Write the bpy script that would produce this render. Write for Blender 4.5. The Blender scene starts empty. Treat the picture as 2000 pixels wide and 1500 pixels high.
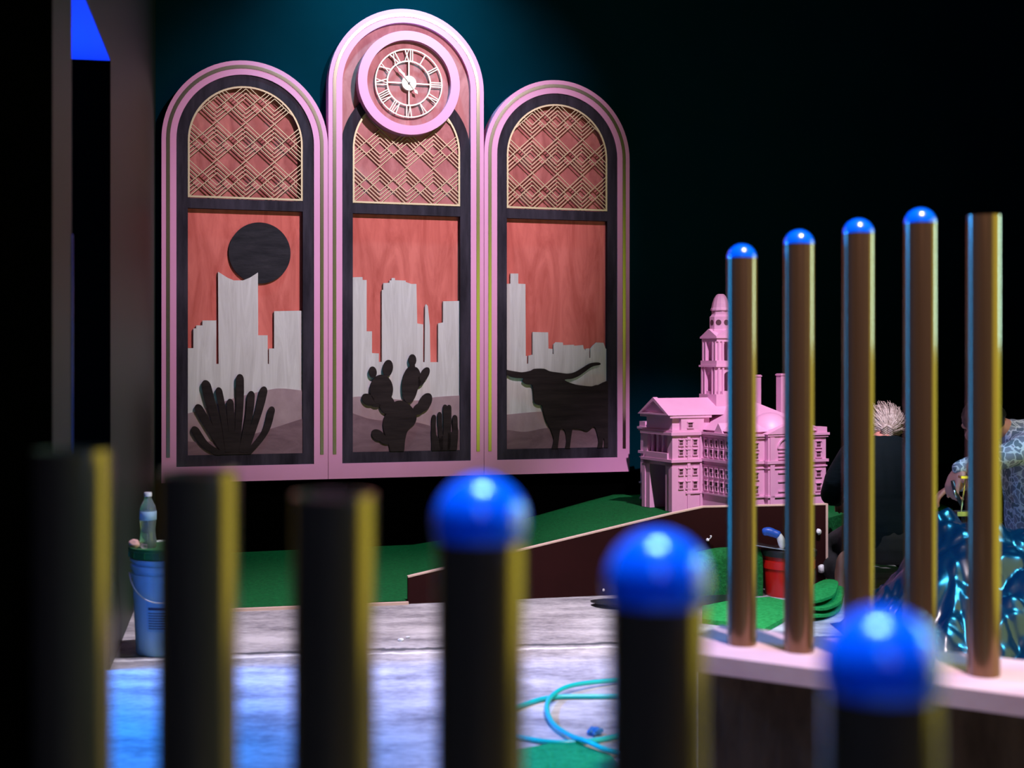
import bpy, bmesh, math, random
from mathutils import Vector, Matrix, noise
random.seed(7)
PI = math.pi
S = bpy.context.scene
COL = S.collection

# ------------------------------------------------------------------ camera, world, exposure, lights
EYE = 1.16            # camera height
FPX = 2600.0          # focal length in pixels of a 2000 px wide frame
HOR = 704.0           # horizon row
cam_d = bpy.data.cameras.new('camera')
cam_d.sensor_width = 36.0
cam_d.lens = 36.0 * FPX / 2000.0
cam_d.shift_y = -(750.0 - HOR) / 2000.0
cam_d.clip_start = 0.05
cam_d.dof.use_dof = True
cam_d.dof.focus_distance = 7.6
cam_d.dof.aperture_fstop = 2.4
cam = bpy.data.objects.new('camera', cam_d)
cam.location = (0, 0, EYE)
cam.rotation_euler = (PI / 2, 0, 0)
COL.objects.link(cam)
S.camera = cam
w = bpy.data.worlds.new('world'); S.world = w; w.use_nodes = True
w.node_tree.nodes['Background'].inputs[0].default_value = (0.5, 0.6, 0.8, 1)
w.node_tree.nodes['Background'].inputs[1].default_value = 0.004
S.view_settings.view_transform = 'Standard'
S.view_settings.look = 'None'
S.view_settings.exposure = 0.0
S.view_settings.gamma = 1.0
S.view_settings.use_curve_mapping = False
try:
    S.cycles.use_denoising = True
    S.cycles.sample_clamp_indirect = 4.0
except Exception:
    pass


def aim(o, target):
    o.rotation_euler = (Vector(target) - Vector(o.location)).to_track_quat('-Z', 'Y').to_euler()


def spot(name, loc, target, power, color, angle, blend=0.6, radius=0.05):
    d = bpy.data.lights.new(name, 'SPOT')
    d.energy = power; d.color = color; d.spot_size = math.radians(angle); d.spot_blend = blend
    d.shadow_soft_size = radius
    o = bpy.data.objects.new(name, d); o.location = loc; COL.objects.link(o); aim(o, target)
    return o


def area(name, loc, target, power, color, sx, sy):
    d = bpy.data.lights.new(name, 'AREA')
    d.shape = 'RECTANGLE'; d.size = sx; d.size_y = sy; d.energy = power; d.color = color
    o = bpy.data.objects.new(name, d); o.location = loc; COL.objects.link(o); aim(o, target)
    return o


spot('panel_spot', (1.75, 4.28, 4.95), (-0.75, 8.2, 2.15), 1450, (1.0, 0.85, 0.98), 37, 0.9, 0.05)
spot('wall_wash', (-0.62, 7.66, 4.6), (-0.80, 8.40, 3.0), 300, (0.20, 0.85, 1.0), 70, 1.0, 0.08)
spot('model_spot', (1.65, 4.6, 4.5), (1.25, 7.6, 0.62), 1450, (1.0, 0.86, 1.0), 28, 0.8, 0.05)
spot('floor_spot', (0.1, 4.9, 4.4), (-0.2, 5.95, 0.0), 1350, (0.92, 0.82, 1.0), 52, 0.9, 0.08)
spot('fence_spot', (1.1, 2.0, 4.3), (1.25, 3.9, 0.4), 1000, (1.0, 0.84, 0.94), 50, 0.8, 0.06)
spot('front_spot', (0.15, 1.22, 3.3), (0.0, 1.0, 0.9), 520, (0.30, 0.70, 1.0), 60, 0.7, 0.32)
spot('front_blue_spot', (-0.2, -0.8, 2.6), (0.0, 1.0, 0.98), 65, (0.0, 0.20, 1.0), 30, 0.6, 0.15)  # unseen blue fill, added to brighten the front caps
spot('front_cyan_spot', (2.9, 2.3, 2.2), (0.0, 1.0, 0.95), 60, (0.03, 0.9, 1.0), 24, 0.7, 0.25)
spot('alcove_spot', (-2.45, 4.88, 2.1), (0.0, 4.2, 0.0), 700, (0.02, 0.22, 1.0), 110, 0.5, 0.06)
spot('alcove_uplight', (-1.75, 4.15, 0.5), (-1.65, 4.28, 2.3), 80, (0.0, 0.03, 1.0), 40, 0.5, 0.06)
area('alcove_panel', (-2.2, 4.73, 1.2), (-1.2, 4.5, 1.3), 70, (0.01, 0.30, 1.0), 0.45, 2.0)
area('amber_panel', (3.3, 2.9, 1.3), (0, 2.9, 1.3), 62, (0.84, 1.0, 0.10), 4.2, 2.3)
area('cyan_panel', (1.95, 3.45, 1.45), (0.9, 2.95, 1.3), 6, (0.35, 0.90, 1.0), 0.25, 0.5)
spot('bag_spot', (3.3, 4.9, 2.9), (1.9, 5.5, 0.35), 520, (0.06, 0.55, 1.0), 34, 0.6, 0.15)
spot('people_spot', (2.0, 4.4, 4.4), (2.2, 6.5, 0.7), 330, (0.85, 0.85, 1.0), 26, 0.7, 0.06)
area('rear_fill', (-0.2, -1.6, 2.6), (0.6, 4.0, 1.0), 9, (1.0, 0.70, 0.55), 1.6, 1.2)


# ------------------------------------------------------------------ helpers
def at(x, y, depth):
    """point seen at photo pixel (x, y) at a given distance"""
    return Vector(((x - 1000) / FPX * depth, depth, EYE - (y - HOR) / FPX * depth))


def onfloor(x, y, h=0.0):
    d = (EYE - h) * FPX / (y - HOR)
    return Vector(((x - 1000) / FPX * d, d, h))


def link(o, parent=None):
    COL.objects.link(o)
    if parent is not None:
        o.parent = parent
    return o


def obj(name, bm, mat, parent=None, smooth=False, angle=None, label=None):
    bmesh.ops.recalc_face_normals(bm, faces=bm.faces[:])
    me = bpy.data.meshes.new(name)
    bm.to_mesh(me); bm.free()
    for m in (mat if isinstance(mat, (list, tuple)) else [mat]):
        me.materials.append(m)
    if smooth:
        me.shade_smooth()
    o = bpy.data.objects.new(name, me)
    link(o, parent)
    if smooth and angle:
        me.set_sharp_from_angle(angle=math.radians(angle))
    if label:
        o['label'] = label
    return o


def tag(o, label, cat, group=None, kind=None):
    o['label'] = label; o['category'] = cat
    if group: o['group'] = group
    if kind: o['kind'] = kind
    return o


def thing(name, loc, label, cat, rotz=0.0, group=None):
    o = bpy.data.objects.new(name, None)
    o.empty_display_size = 0.05
    o.location = loc; o.rotation_euler = (0, 0, rotz)
    link(o)
    return tag(o, label, cat, group)


def structure(o):
    o['kind'] = 'structure'
    return o


def box(bm, x0, x1, y0, y1, z0, z1, M=None):
    vs = [bm.verts.new((x, y, z)) for z in (z0, z1) for y in (y0, y1) for x in (x0, x1)]
    for f in ((0, 1, 3, 2), (4, 6, 7, 5), (0, 4, 5, 1), (2, 3, 7, 6), (0, 2, 6, 4), (1, 5, 7, 3)):
        bm.faces.new([vs[i] for i in f])
    if M is not None:
        bmesh.ops.transform(bm, matrix=M, verts=vs)
    return vs


def bevel_all(bm, r, seg=2):
    es = [e for e in bm.edges if len(e.link_faces) == 2 and e.calc_face_angle(0) > 0.6]
    bmesh.ops.bevel(bm, geom=es, offset=r, segments=seg, affect='EDGES', profile=0.5)


def prism(bm, pts, y0, y1):
    """outline pts (x, z) extruded along y"""
    clean = []
    for p in pts:
        if not clean or (abs(p[0] - clean[-1][0]) + abs(p[1] - clean[-1][1])) > 1e-5:
            clean.append(p)
    a = [bm.verts.new((p[0], y0, p[1])) for p in clean]
    b = [bm.verts.new((p[0], y1, p[1])) for p in clean]
    n = len(a)
    bm.faces.new(a); bm.faces.new(b[::-1])
    for i in range(n):
        j = (i + 1) % n
        bm.faces.new((a[i], b[i], b[j], a[j]))


def prism_z(bm, pts, z0, z1):
    a = [bm.verts.new((p[0], p[1], z0)) for p in pts]
    b = [bm.verts.new((p[0], p[1], z1)) for p in pts]
    n = len(a)
    bm.faces.new(a[::-1]); bm.faces.new(b)
    for i in range(n):
        j = (i + 1) % n
        bm.faces.new((a[i], a[j], b[j], b[i]))


def band(bm, outer, inner, y0, y1, closed=True):
    """frame between two loops of the same length, extruded along y"""
    n = len(outer)
    V = [[bm.verts.new((p[0], y, p[1])) for p in L] for L, y in ((outer, y0), (inner, y0), (outer, y1), (inner, y1))]
    rng = range(n) if closed else range(n - 1)
    for i in rng:
        j = (i + 1) % n
        bm.faces.new((V[0][i], V[0][j], V[1][j], V[1][i]))
        bm.faces.new((V[2][i], V[3][i], V[3][j], V[2][j]))
        bm.faces.new((V[0][i], V[2][i], V[2][j], V[0][j]))
        bm.faces.new((V[1][i], V[1][j], V[3][j], V[3][i]))
    if not closed:
        for i in (0, n - 1):
            bm.faces.new((V[0][i], V[1][i], V[3][i], V[2][i]))


def lathe(bm, prof, seg=32, cx=0, cy=0, M=None):
    """profile (r, z) from bottom to top around z"""
    rings = []; allv = []
    for r, z in prof:
        if r < 1e-6:
            v = bm.verts.new((cx, cy, z)); rings.append([v]); allv.append(v)
        else:
            R = [bm.verts.new((cx + r * math.cos(2 * PI * k / seg), cy + r * math.sin(2 * PI * k / seg), z)) for k in range(seg)]
            rings.append(R); allv += R
    for A, B in zip(rings, rings[1:]):
        for k in range(seg):
            l = (k + 1) % seg
            if len(A) == 1 and len(B) == 1:
                continue
            if len(A) == 1:
                bm.faces.new((A[0], B[k], B[l]))
            elif len(B) == 1:
                bm.faces.new((A[k], A[l], B[0]))
            else:
                bm.faces.new((A[k], A[l], B[l], B[k]))
    if M is not None:
        bmesh.ops.transform(bm, matrix=M, verts=allv)


def bar(bm, a, b, wdt, y0, y1):
    """flat bar between (x, z) points a and b"""
    a = Vector(a); b = Vector(b)
    d = (b - a)
    if d.length < 1e-5:
        return
    d.normalize(); n = Vector((-d.y, d.x)) * wdt / 2
    prism(bm, [a + n, b + n, b - n, a - n], y0, y1)


def tube_pts(bm, pts, r, seg=8, caps=True):
    """tube along 3-D points; r number or list"""
    n = len(pts); pts = [Vector(p) for p in pts]
    rings = []
    up = Vector((0, 0, 1))
    for i, p in enumerate(pts):
        t = (pts[min(i + 1, n - 1)] - pts[max(i - 1, 0)])
        if t.length < 1e-9: t = Vector((0, 1, 0))
        t.normalize()
        s = t.cross(up)
        if s.length < 1e-3: s = t.cross(Vector((1, 0, 0)))
        s.normalize(); u = s.cross(t)
        rr = r[i] if isinstance(r, (list, tuple)) else r
        rings.append([bm.verts.new(p + (s * math.cos(2 * PI * k / seg) + u * math.sin(2 * PI * k / seg)) * rr) for k in range(seg)])
    for A, B in zip(rings, rings[1:]):
        for k in range(seg):
            l = (k + 1) % seg
            bm.faces.new((A[k], A[l], B[l], B[k]))
    if caps:
        bm.faces.new(rings[0][::-1]); bm.faces.new(rings[-1])


def smooth_path(pts, k=8, closed=False):
    """Catmull-Rom"""
    P = [Vector(p) for p in pts]; n = len(P); out = []
    rng = range(n) if closed else range(n - 1)
    for i in rng:
        p0 = P[(i - 1) % n] if closed or i > 0 else P[0]
        p1 = P[i]; p2 = P[(i + 1) % n]
        p3 = P[(i + 2) % n] if closed or i + 2 < n else P[-1]
        for j in range(k):
            t = j / k
            out.append(0.5 * ((2 * p1) + (p2 - p0) * t + (2 * p0 - 5 * p1 + 4 * p2 - p3) * t * t + (3 * p1 - p0 - 3 * p2 + p3) * t ** 3))
    if not closed:
        out.append(P[-1])
    return out


# ------------------------------------------------------------------ materials
def base_mat(name, color, rough=0.5, metal=0.0, spec=0.5, coat=0.0):
    m = bpy.data.materials.new(name); m.use_nodes = True
    b = m.node_tree.nodes['Principled BSDF']
    b.inputs['Base Color'].default_value = (*color, 1)
    b.inputs['Roughness'].default_value = rough
    b.inputs['Metallic'].default_value = metal
    b.inputs['Specular IOR Level'].default_value = spec
    b.inputs['Coat Weight'].default_value = coat
    b.inputs['Coat Roughness'].default_value = 0.06
    return m


def vary(m, c1, c2, scale=(3, 3, 3), detail=5.0, rough=0.6, lo=0.3, hi=0.7, bump=0.0, dist=0.0, bscale=None):
    """noise-mottled colour and optional bump, in object space"""
    nt = m.node_tree; N = nt.nodes; L = nt.links; b = N['Principled BSDF']
    tc = N.new('ShaderNodeTexCoord'); mp = N.new('ShaderNodeMapping')
    mp.inputs['Scale'].default_value = scale
    L.new(tc.outputs['Object'], mp.inputs['Vector'])
    nz = N.new('ShaderNodeTexNoise'); nz.inputs['Scale'].default_value = 1.0
    nz.inputs['Detail'].default_value = detail; nz.inputs['Roughness'].default_value = rough
    nz.inputs['Distortion'].default_value = dist
    L.new(mp.outputs[0], nz.inputs['Vector'])
    cr = N.new('ShaderNodeValToRGB')
    cr.color_ramp.elements[0].position = lo; cr.color_ramp.elements[0].color = (*c1, 1)
    cr.color_ramp.elements[1].position = hi; cr.color_ramp.elements[1].color = (*c2, 1)
    L.new(nz.outputs['Fac'], cr.inputs['Fac'])
    L.new(cr.outputs['Color'], b.inputs['Base Color'])
    if bump:
        bp = N.new('ShaderNodeBump'); bp.inputs['Strength'].default_value = bump; bp.inputs['Distance'].default_value = 0.01
        if bscale:
            nb = N.new('ShaderNodeTexNoise'); nb.inputs['Scale'].default_value = bscale; nb.inputs['Detail'].default_value = 4
            L.new(tc.outputs['Object'], nb.inputs['Vector']); L.new(nb.outputs['Fac'], bp.inputs['Height'])
        else:
            L.new(nz.outputs['Fac'], bp.inputs['Height'])
        L.new(bp.outputs[0], b.inputs['Normal'])
    return m


M = {}
M['pink_paint'] = vary(base_mat('pink_paint', (0.8, 0.4, 0.6), 0.42), (0.64, 0.245, 0.46), (0.69, 0.28, 0.51), (2, 2, 2))
M['metal_inlay'] = vary(base_mat('metal_inlay', (0.75, 0.68, 0.5), 0.27, 1.0), (0.27, 0.235, 0.17), (0.36, 0.32, 0.25), (3, 3, 0.4))
M['black_wood'] = vary(base_mat('black_wood', (0.03, 0.02, 0.03), 0.75, spec=0.12), (0.010, 0.007, 0.013), (0.042, 0.032, 0.050), (14, 14, 2.2), 6, 0.65, bump=0.15)
M['char_wood'] = vary(base_mat('char_wood', (0.03, 0.02, 0.02), 0.75, spec=0.12), (0.010, 0.006, 0.007), (0.028, 0.018, 0.019), (3, 3, 26), 6, 0.7, bump=0.2)
M['sun_wood'] = vary(base_mat('sun_wood', (0.03, 0.03, 0.04), 0.75, spec=0.12), (0.009, 0.008, 0.012), (0.030, 0.025, 0.033), (6, 6, 30), 6, 0.7, bump=0.2)
M['coral_wood'] = vary(base_mat('coral_wood', (0.7, 0.2, 0.15), 0.7, spec=0.2), (0.40, 0.070, 0.058), (0.62, 0.150, 0.130), (9, 9, 1.6), 7, 0.62, 0.32, 0.66, dist=1.2)
M['rose_wood'] = vary(base_mat('rose_wood', (0.6, 0.25, 0.22), 0.7, spec=0.2), (0.24, 0.055, 0.055), (0.48, 0.155, 0.145), (7, 7, 2.4), 7, 0.66, 0.32, 0.66, dist=1.0)
M['dial_wood'] = vary(base_mat('dial_wood', (0.6, 0.25, 0.25), 0.7, spec=0.2), (0.32, 0.095, 0.105), (0.52, 0.21, 0.22), (7, 7, 3), 7, 0.66, 0.32, 0.66, dist=1.0)
M['pale_wood'] = vary(base_mat('pale_wood', (0.5, 0.47, 0.48), 0.7, spec=0.2), (0.42, 0.37, 0.38), (0.60, 0.55, 0.57), (16, 16, 1.5), 8, 0.66, 0.28, 0.7, dist=1.5)
M['mauve_wood'] = vary(base_mat('mauve_wood', (0.35, 0.22, 0.26), 0.7, spec=0.2), (0.27, 0.17, 0.20), (0.37, 0.25, 0.28), (8, 8, 5), 6, 0.6)
M['plum_wood'] = vary(base_mat('plum_wood', (0.2, 0.11, 0.14), 0.7, spec=0.2), (0.125, 0.065, 0.085), (0.22, 0.125, 0.155), (5, 5, 9), 6, 0.65, dist=1)
M['gilt'] = base_mat('gilt', (0.46, 0.37, 0.25), 0.5, 0.7)
M['clock_metal'] = base_mat('clock_metal', (0.74, 0.64, 0.55), 0.4, 0.2)
M['dark_metal'] = base_mat('dark_metal', (0.05, 0.045, 0.05), 0.35, 0.6)
M['wall_teal'] = vary(base_mat('wall_teal', (0.01, 0.05, 0.06), 0.9, spec=0.0), (0.0003, 0.017, 0.028), (0.0006, 0.021, 0.034), (1.5, 1.5, 1.5))
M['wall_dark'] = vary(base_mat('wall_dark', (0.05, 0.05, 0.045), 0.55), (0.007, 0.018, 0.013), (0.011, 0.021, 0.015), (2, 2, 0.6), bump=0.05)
M['black_paint'] = base_mat('black_paint', (0.0005, 0.0005, 0.0005), 1.0, spec=0.0)  # black faces, some with their unlit darkness put into the colour
M['soffit_paint'] = base_mat('soffit_paint', (0.04, 0.06, 0.55), 0.8, spec=0.1)  # blue of the light from below is put into this colour
M['maroon'] = vary(base_mat('maroon', (0.06, 0.01, 0.012), 0.75, spec=0.12), (0.016, 0.0018, 0.0024), (0.023, 0.003, 0.0038), (3, 3, 3))
M['raw_edge'] = base_mat('raw_edge', (0.62, 0.42, 0.36), 0.7)
M['model_pink'] = vary(base_mat('model_pink', (0.75, 0.3, 0.45), 0.45), (0.66, 0.30, 0.51), (0.73, 0.35, 0.57), (5, 5, 5))
M['model_inside'] = base_mat('model_inside', (0.10, 0.03, 0.05), 0.7)  # dark colour painted in place of the shade inside the openings
M['brass_pipe'] = vary(base_mat('brass_pipe', (0.36, 0.21, 0.10), 0.17, 0.65), (0.18, 0.096, 0.050), (0.25, 0.14, 0.074), (30, 30, 0.15), 3)
M['pipe_inside'] = base_mat('pipe_inside', (0.02, 0.015, 0.01), 0.6)
M['blue_cap'] = base_mat('blue_cap', (0.0, 0.13, 0.98), 0.22, 0.0, 0.6, 0.5)
M['slab_pink'] = vary(base_mat('slab_pink', (0.75, 0.5, 0.55), 0.5), (0.66, 0.40, 0.46), (0.80, 0.58, 0.62), (2, 9, 9), 5)
M['planter_brown'] = vary(base_mat('planter_brown', (0.1, 0.06, 0.04), 0.9, spec=0.05), (0.030, 0.016, 0.008), (0.15, 0.088, 0.048), (9, 9, 2.4), 6, 0.65, bump=0.4)
M['hose_teal'] = base_mat('hose_teal', (0.0, 0.42, 0.45), 0.32)
M['bucket_blue'] = base_mat('bucket_blue', (0.32, 0.66, 1.0), 0.3)
M['lid_green'] = base_mat('lid_green', (0.02, 0.16, 0.05), 0.35)
M['label_ink'] = base_mat('label_ink', (0.03, 0.05, 0.16), 0.5)
M['label_panel'] = base_mat('label_panel', (0.22, 0.55, 0.95), 0.4)
M['white_plastic'] = base_mat('white_plastic', (0.75, 0.75, 0.8), 0.35)
M['blue_grip'] = base_mat('blue_grip', (0.02, 0.10, 0.55), 0.35)
M['steel'] = base_mat('steel', (0.6, 0.62, 0.66), 0.25, 1.0)
M['red_plastic'] = base_mat('red_plastic', (0.62, 0.01, 0.008), 0.3)
M['black_plastic'] = base_mat('black_plastic', (0.012, 0.012, 0.014), 0.35)
M['black_film'] = base_mat('black_film', (0.0006, 0.015, 0.042), 0.24, 0.0, 0.5, 0.0)
M['paper'] = base_mat('paper', (0.72, 0.76, 0.84), 0.8)
M['pink_rag'] = base_mat('pink_rag', (0.7, 0.4, 0.38), 0.8)
M['brass'] = base_mat('brass', (0.8, 0.65, 0.25), 0.25, 1.0)
M['skin'] = base_mat('skin', (0.55, 0.22, 0.185), 0.5)
M['hair_blond'] = vary(base_mat('hair_blond', (0.5, 0.4, 0.36), 0.4), (0.30, 0.21, 0.19), (0.68, 0.56, 0.54), (60, 60, 60), 2)
M['hair_under'] = base_mat('hair_under', (0.10, 0.065, 0.06), 0.5)
M['hair_dark'] = base_mat('hair_dark', (0.012, 0.010, 0.010), 0.5)
M['navy_knit'] = vary(base_mat('navy_knit', (0.01, 0.02, 0.03), 0.8, spec=0.15), (0.0005, 0.0035, 0.006), (0.001, 0.006, 0.010), (3, 3, 14), 4, bump=0.8)
M['black_cloth'] = vary(base_mat('black_cloth', (0.008, 0.008, 0.010), 0.8), (0.005, 0.005, 0.007), (0.012, 0.012, 0.016), (6, 6, 12), 4, bump=0.5)
M['tan_leather'] = base_mat('tan_leather', (0.45, 0.26, 0.20), 0.6)
M['clear_plastic'] = base_mat('clear_plastic', (0.75, 0.9, 1.0), 0.06)
M['clear_plastic'].node_tree.nodes['Principled BSDF'].inputs['Transmission Weight'].default_value = 0.85
M['clear_plastic'].node_tree.nodes['Principled BSDF'].inputs['IOR'].default_value = 1.33
M['bottle_label'] = base_mat('bottle_label', (0.42, 0.62, 0.85), 0.4)


def turf_mat(name, c1, c2):
    m = vary(base_mat(name, c1, 0.85, spec=0.15), c1, c2, (60, 60, 60), 4, 0.7, bump=0.9)
    return m


M['turf_dark'] = turf_mat('turf_dark', (0.001, 0.055, 0.012), (0.004, 0.125, 0.030))
M['turf_bright'] = turf_mat('turf_bright', (0.008, 0.17, 0.03), (0.03, 0.36, 0.08))
M['turf_mid'] = turf_mat('turf_mid', (0.006, 0.09, 0.02), (0.018, 0.20, 0.05))
M['turf_teal'] = turf_mat('turf_teal', (0.0, 0.20, 0.07), (0.01, 0.36, 0.15))


def camo_mat(name, cols, line):
    m = base_mat(name, cols[0], 0.8)
    nt = m.node_tree; N = nt.nodes; L = nt.links; b = N['Principled BSDF']
    tc = N.new('ShaderNodeTexCoord')
    nz = N.new('ShaderNodeTexNoise'); nz.inputs['Scale'].default_value = 14; nz.inputs['Detail'].default_value = 2
    L.new(tc.outputs['Object'], nz.inputs['Vector'])
    mx = N.new('ShaderNodeMix'); mx.data_type = 'VECTOR'; mx.inputs['Factor'].default_value = 0.09
    L.new(tc.outputs['Object'], mx.inputs['A']); L.new(nz.outputs['Color'], mx.inputs['B'])
    va = N.new('ShaderNodeTexVoronoi'); va.inputs['Scale'].default_value = 30
    vb = N.new('ShaderNodeTexVoronoi'); vb.inputs['Scale'].default_value = 30; vb.feature = 'DISTANCE_TO_EDGE'
    L.new(mx.outputs['Result'], va.inputs['Vector']); L.new(mx.outputs['Result'], vb.inputs['Vector'])
    sx = N.new('ShaderNodeSeparateColor'); L.new(va.outputs['Color'], sx.inputs[0])
    cr = N.new('ShaderNodeValToRGB'); cr.color_ramp.interpolation = 'CONSTANT'
    while len(cr.color_ramp.elements) < len(cols):
        cr.color_ramp.elements.new(0.5)
    for i, c in enumerate(cols):
        cr.color_ramp.elements[i].position = i / len(cols); cr.color_ramp.elements[i].color = (*c, 1)
    L.new(sx.outputs[0], cr.inputs['Fac'])
    st = N.new('ShaderNodeMath'); st.operation = 'LESS_THAN'; st.inputs[1].default_value = 0.075
    L.new(vb.outputs['Distance'], st.inputs[0])
    mc = N.new('ShaderNodeMix'); mc.data_type = 'RGBA'
    L.new(st.outputs[0], mc.inputs['Factor']); L.new(cr.outputs['Color'], mc.inputs['A'])
    mc.inputs['B'].default_value = (*line, 1)
    L.new(mc.outputs['Result'], b.inputs['Base Color'])
    return m


M['camo_jacket'] = camo_mat('camo_jacket', [(0.18, 0.19, 0.27), (0.24, 0.24, 0.32), (0.13, 0.16, 0.21), (0.27, 0.24, 0.33)], (0.60, 0.60, 0.70))
M['camo_pants'] = camo_mat('camo_pants', [(0.012, 0.014, 0.014), (0.03, 0.03, 0.03), (0.010, 0.012, 0.01), (0.10, 0.07, 0.07)], (0.02, 0.02, 0.02))


def floor_mat():
    m = base_mat('concrete', (0.4, 0.38, 0.4), 0.55)
    nt = m.node_tree; N = nt.nodes; L = nt.links; b = N['Principled BSDF']
    tc = N.new('ShaderNodeTexCoord')

    def nz(scale, detail, mapping=None):
        n = N.new('ShaderNodeTexNoise'); n.inputs['Scale'].default_value = scale; n.inputs['Detail'].default_value = detail
        n.inputs['Roughness'].default_value = 0.65
        if mapping:
            mp = N.new('ShaderNodeMapping'); mp.inputs['Scale'].default_value = mapping
            L.new(tc.outputs['Object'], mp.inputs[0]); L.new(mp.outputs[0], n.inputs['Vector'])
        else:
            L.new(tc.outputs['Object'], n.inputs['Vector'])
        return n.outputs['Fac']

    def math_(op, a, b_=None):
        n = N.new('ShaderNodeMath'); n.operation = op
        for i, v in enumerate((a, b_)):
            if v is None: continue
            if isinstance(v, (int, float)): n.inputs[i].default_value = v
            else: L.new(v, n.inputs[i])
        return n.outputs[0]

    def mixc(f, a, c):
        n = N.new('ShaderNodeMix'); n.data_type = 'RGBA'
        L.new(f, n.inputs['Factor'])
        for k, v in (('A', a), ('B', c)):
            if isinstance(v, tuple): n.inputs[k].default_value = (*v, 1)
            else: L.new(v, n.inputs[k])
        return n.outputs['Result']
    big = nz(2.2, 8, (1, 2.5, 1)); fine = nz(26, 6, (1, 2, 1))
    cr = N.new('ShaderNodeValToRGB')
    cr.color_ramp.elements[0].position = 0.38; cr.color_ramp.elements[0].color = (0.15, 0.14, 0.155, 1)
    cr.color_ramp.elements[1].position = 0.60; cr.color_ramp.elements[1].color = (0.52, 0.49, 0.50, 1)
    mixv = math_('ADD', math_('MULTIPLY', big, 0.65), math_('MULTIPLY', fine, 0.35))
    L.new(mixv, cr.inputs['Fac'])
    sp = N.new('ShaderNodeSeparateXYZ'); L.new(tc.outputs['Object'], sp.inputs[0])
    wob = math_('MULTIPLY', math_('SUBTRACT', nz(5, 4), 0.5), 0.10)
    # slab joint running across the floor
    jy = math_('SUBTRACT', math_('SUBTRACT', sp.outputs[1], math_('MULTIPLY', sp.outputs[0], 0.13)), 5.41)
    d = math_('ABSOLUTE', math_('ADD', jy, wob))
    dark = math_('LESS_THAN', d, math_('MULTIPLY', nz(9, 3), 0.042))
    d2 = math_('ABSOLUTE', math_('ADD', math_('ADD', jy, wob), 0.07))
    pale = math_('LESS_THAN', d2, math_('MULTIPLY', math_('SUBTRACT', nz(7, 3), 0.3), 0.07))
    c = mixc(dark, cr.outputs['Color'], (0.07, 0.075, 0.085))
    c = mixc(pale, c, (0.74, 0.72, 0.72))
    speck = math_('GREATER_THAN', nz(17, 2, (1, 3, 1)), 0.76)
    c = mixc(speck, c, (0.10, 0.10, 0.12))
    L.new(c, b.inputs['Base Color'])
    bp = N.new('ShaderNodeBump'); bp.inputs['Strength'].default_value = 0.25; bp.inputs['Distance'].default_value = 0.01
    L.new(fine, bp.inputs['Height']); L.new(bp.outputs[0], b.inputs['Normal'])
    return m


M['concrete'] = floor_mat()

# ------------------------------------------------------------------ the setting
PHI = math.atan2(0.835, 2.819)              # heading of the panel wall
UDIR = Vector((math.cos(PHI), math.sin(PHI), 0))
NDIR = Vector((math.sin(PHI), -math.cos(PHI), 0))   # out of the wall, towards the viewer
PW = 0.98                                   # width of one arched panel
ORG = Vector((-2.055, 7.80, 0))             # front plane, left edge of the leftmost panel
WALL_O = ORG - NDIR * 0.10                  # on the wall plane
TSIDE = -0.209                              # dX/dY of the left wall
sx = lambda y: -0.463 + TSIDE * y           # left wall: X at depth y

bm = bmesh.new(); box(bm, -6, 6.5, -2.5, 12, -0.12, 0)
structure(obj('floor', bm, M['concrete']))
bm = bmesh.new(); box(bm, -6, 6.5, -2.5, 12, 5.6, 5.7)
structure(obj('ceiling', bm, M['black_paint']))
bm = bmesh.new()
a = WALL_O - UDIR * 0.16; b_ = WALL_O + UDIR * 8.6
vs = []
prism_z(bm, [tuple(a)[:2], tuple(b_)[:2], tuple(b_ - NDIR * 0.15)[:2], tuple(a - NDIR * 0.15)[:2]], 0, 5.6)
structure(obj('wall_back', bm, M['wall_teal']))
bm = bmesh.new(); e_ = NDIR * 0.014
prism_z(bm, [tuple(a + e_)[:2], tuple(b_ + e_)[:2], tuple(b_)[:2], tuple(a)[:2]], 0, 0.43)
structure(obj('baseboard_back', bm, M['black_paint']))  # no real skirting: black strip added for the shade below the panels
bm = bmesh.new(); box(bm, 6.3, 6.5, -2.5, 12, 0, 5.6)
structure(obj('wall_right', bm, M['black_paint']))
bm = bmesh.new(); box(bm, -6, 6.5, -2.6, -2.4, 0, 5.6)
structure(obj('wall_front', bm, M['black_paint']))


def side(bm, y0, y1, z0, z1, th=0.12):
    n = Vector((-1, TSIDE, 0)).normalized() * th
    p = [Vector((sx(y0), y0, 0)), Vector((sx(y1), y1, 0))]
    prism_z(bm, [p[0][:2], p[1][:2], (p[1] + n)[:2], (p[0] + n)[:2]], z0, z1)


YC = 7.92   # where the left wall meets the panel wall
bm = bmesh.new()
side(bm, 5.0, YC, 0, 2.295); side(bm, 3.8, YC, 2.295, 5.6)
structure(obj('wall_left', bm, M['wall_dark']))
bm = bmesh.new(); side(bm, 3.40, 3.80, 0, 5.6); bevel_all(bm, 0.012, 1)
structure(obj('wall_left_pier', bm, M['wall_dark']))
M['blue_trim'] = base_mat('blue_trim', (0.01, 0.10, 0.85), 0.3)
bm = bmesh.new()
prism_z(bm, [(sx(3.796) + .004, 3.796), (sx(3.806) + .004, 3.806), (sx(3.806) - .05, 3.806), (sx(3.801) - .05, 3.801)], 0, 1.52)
structure(obj('trim_2', bm, M['blue_trim']))  # added strip, its blue stands for blue light spilling on the pier edge
bm = bmesh.new(); side(bm, -2.4, 3.399, 0, 5.6)
structure(obj('wall_left_near', bm, M['black_paint']))  # runs on across the near opening, whose darkness is painted black
bm = bmesh.new()
jd = Vector((TSIDE, 1, 0)).normalized(); jn = Vector((-1, TSIDE, 0)).normalized(); jp = Vector((sx(5.0), 5.0, 0))
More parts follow.
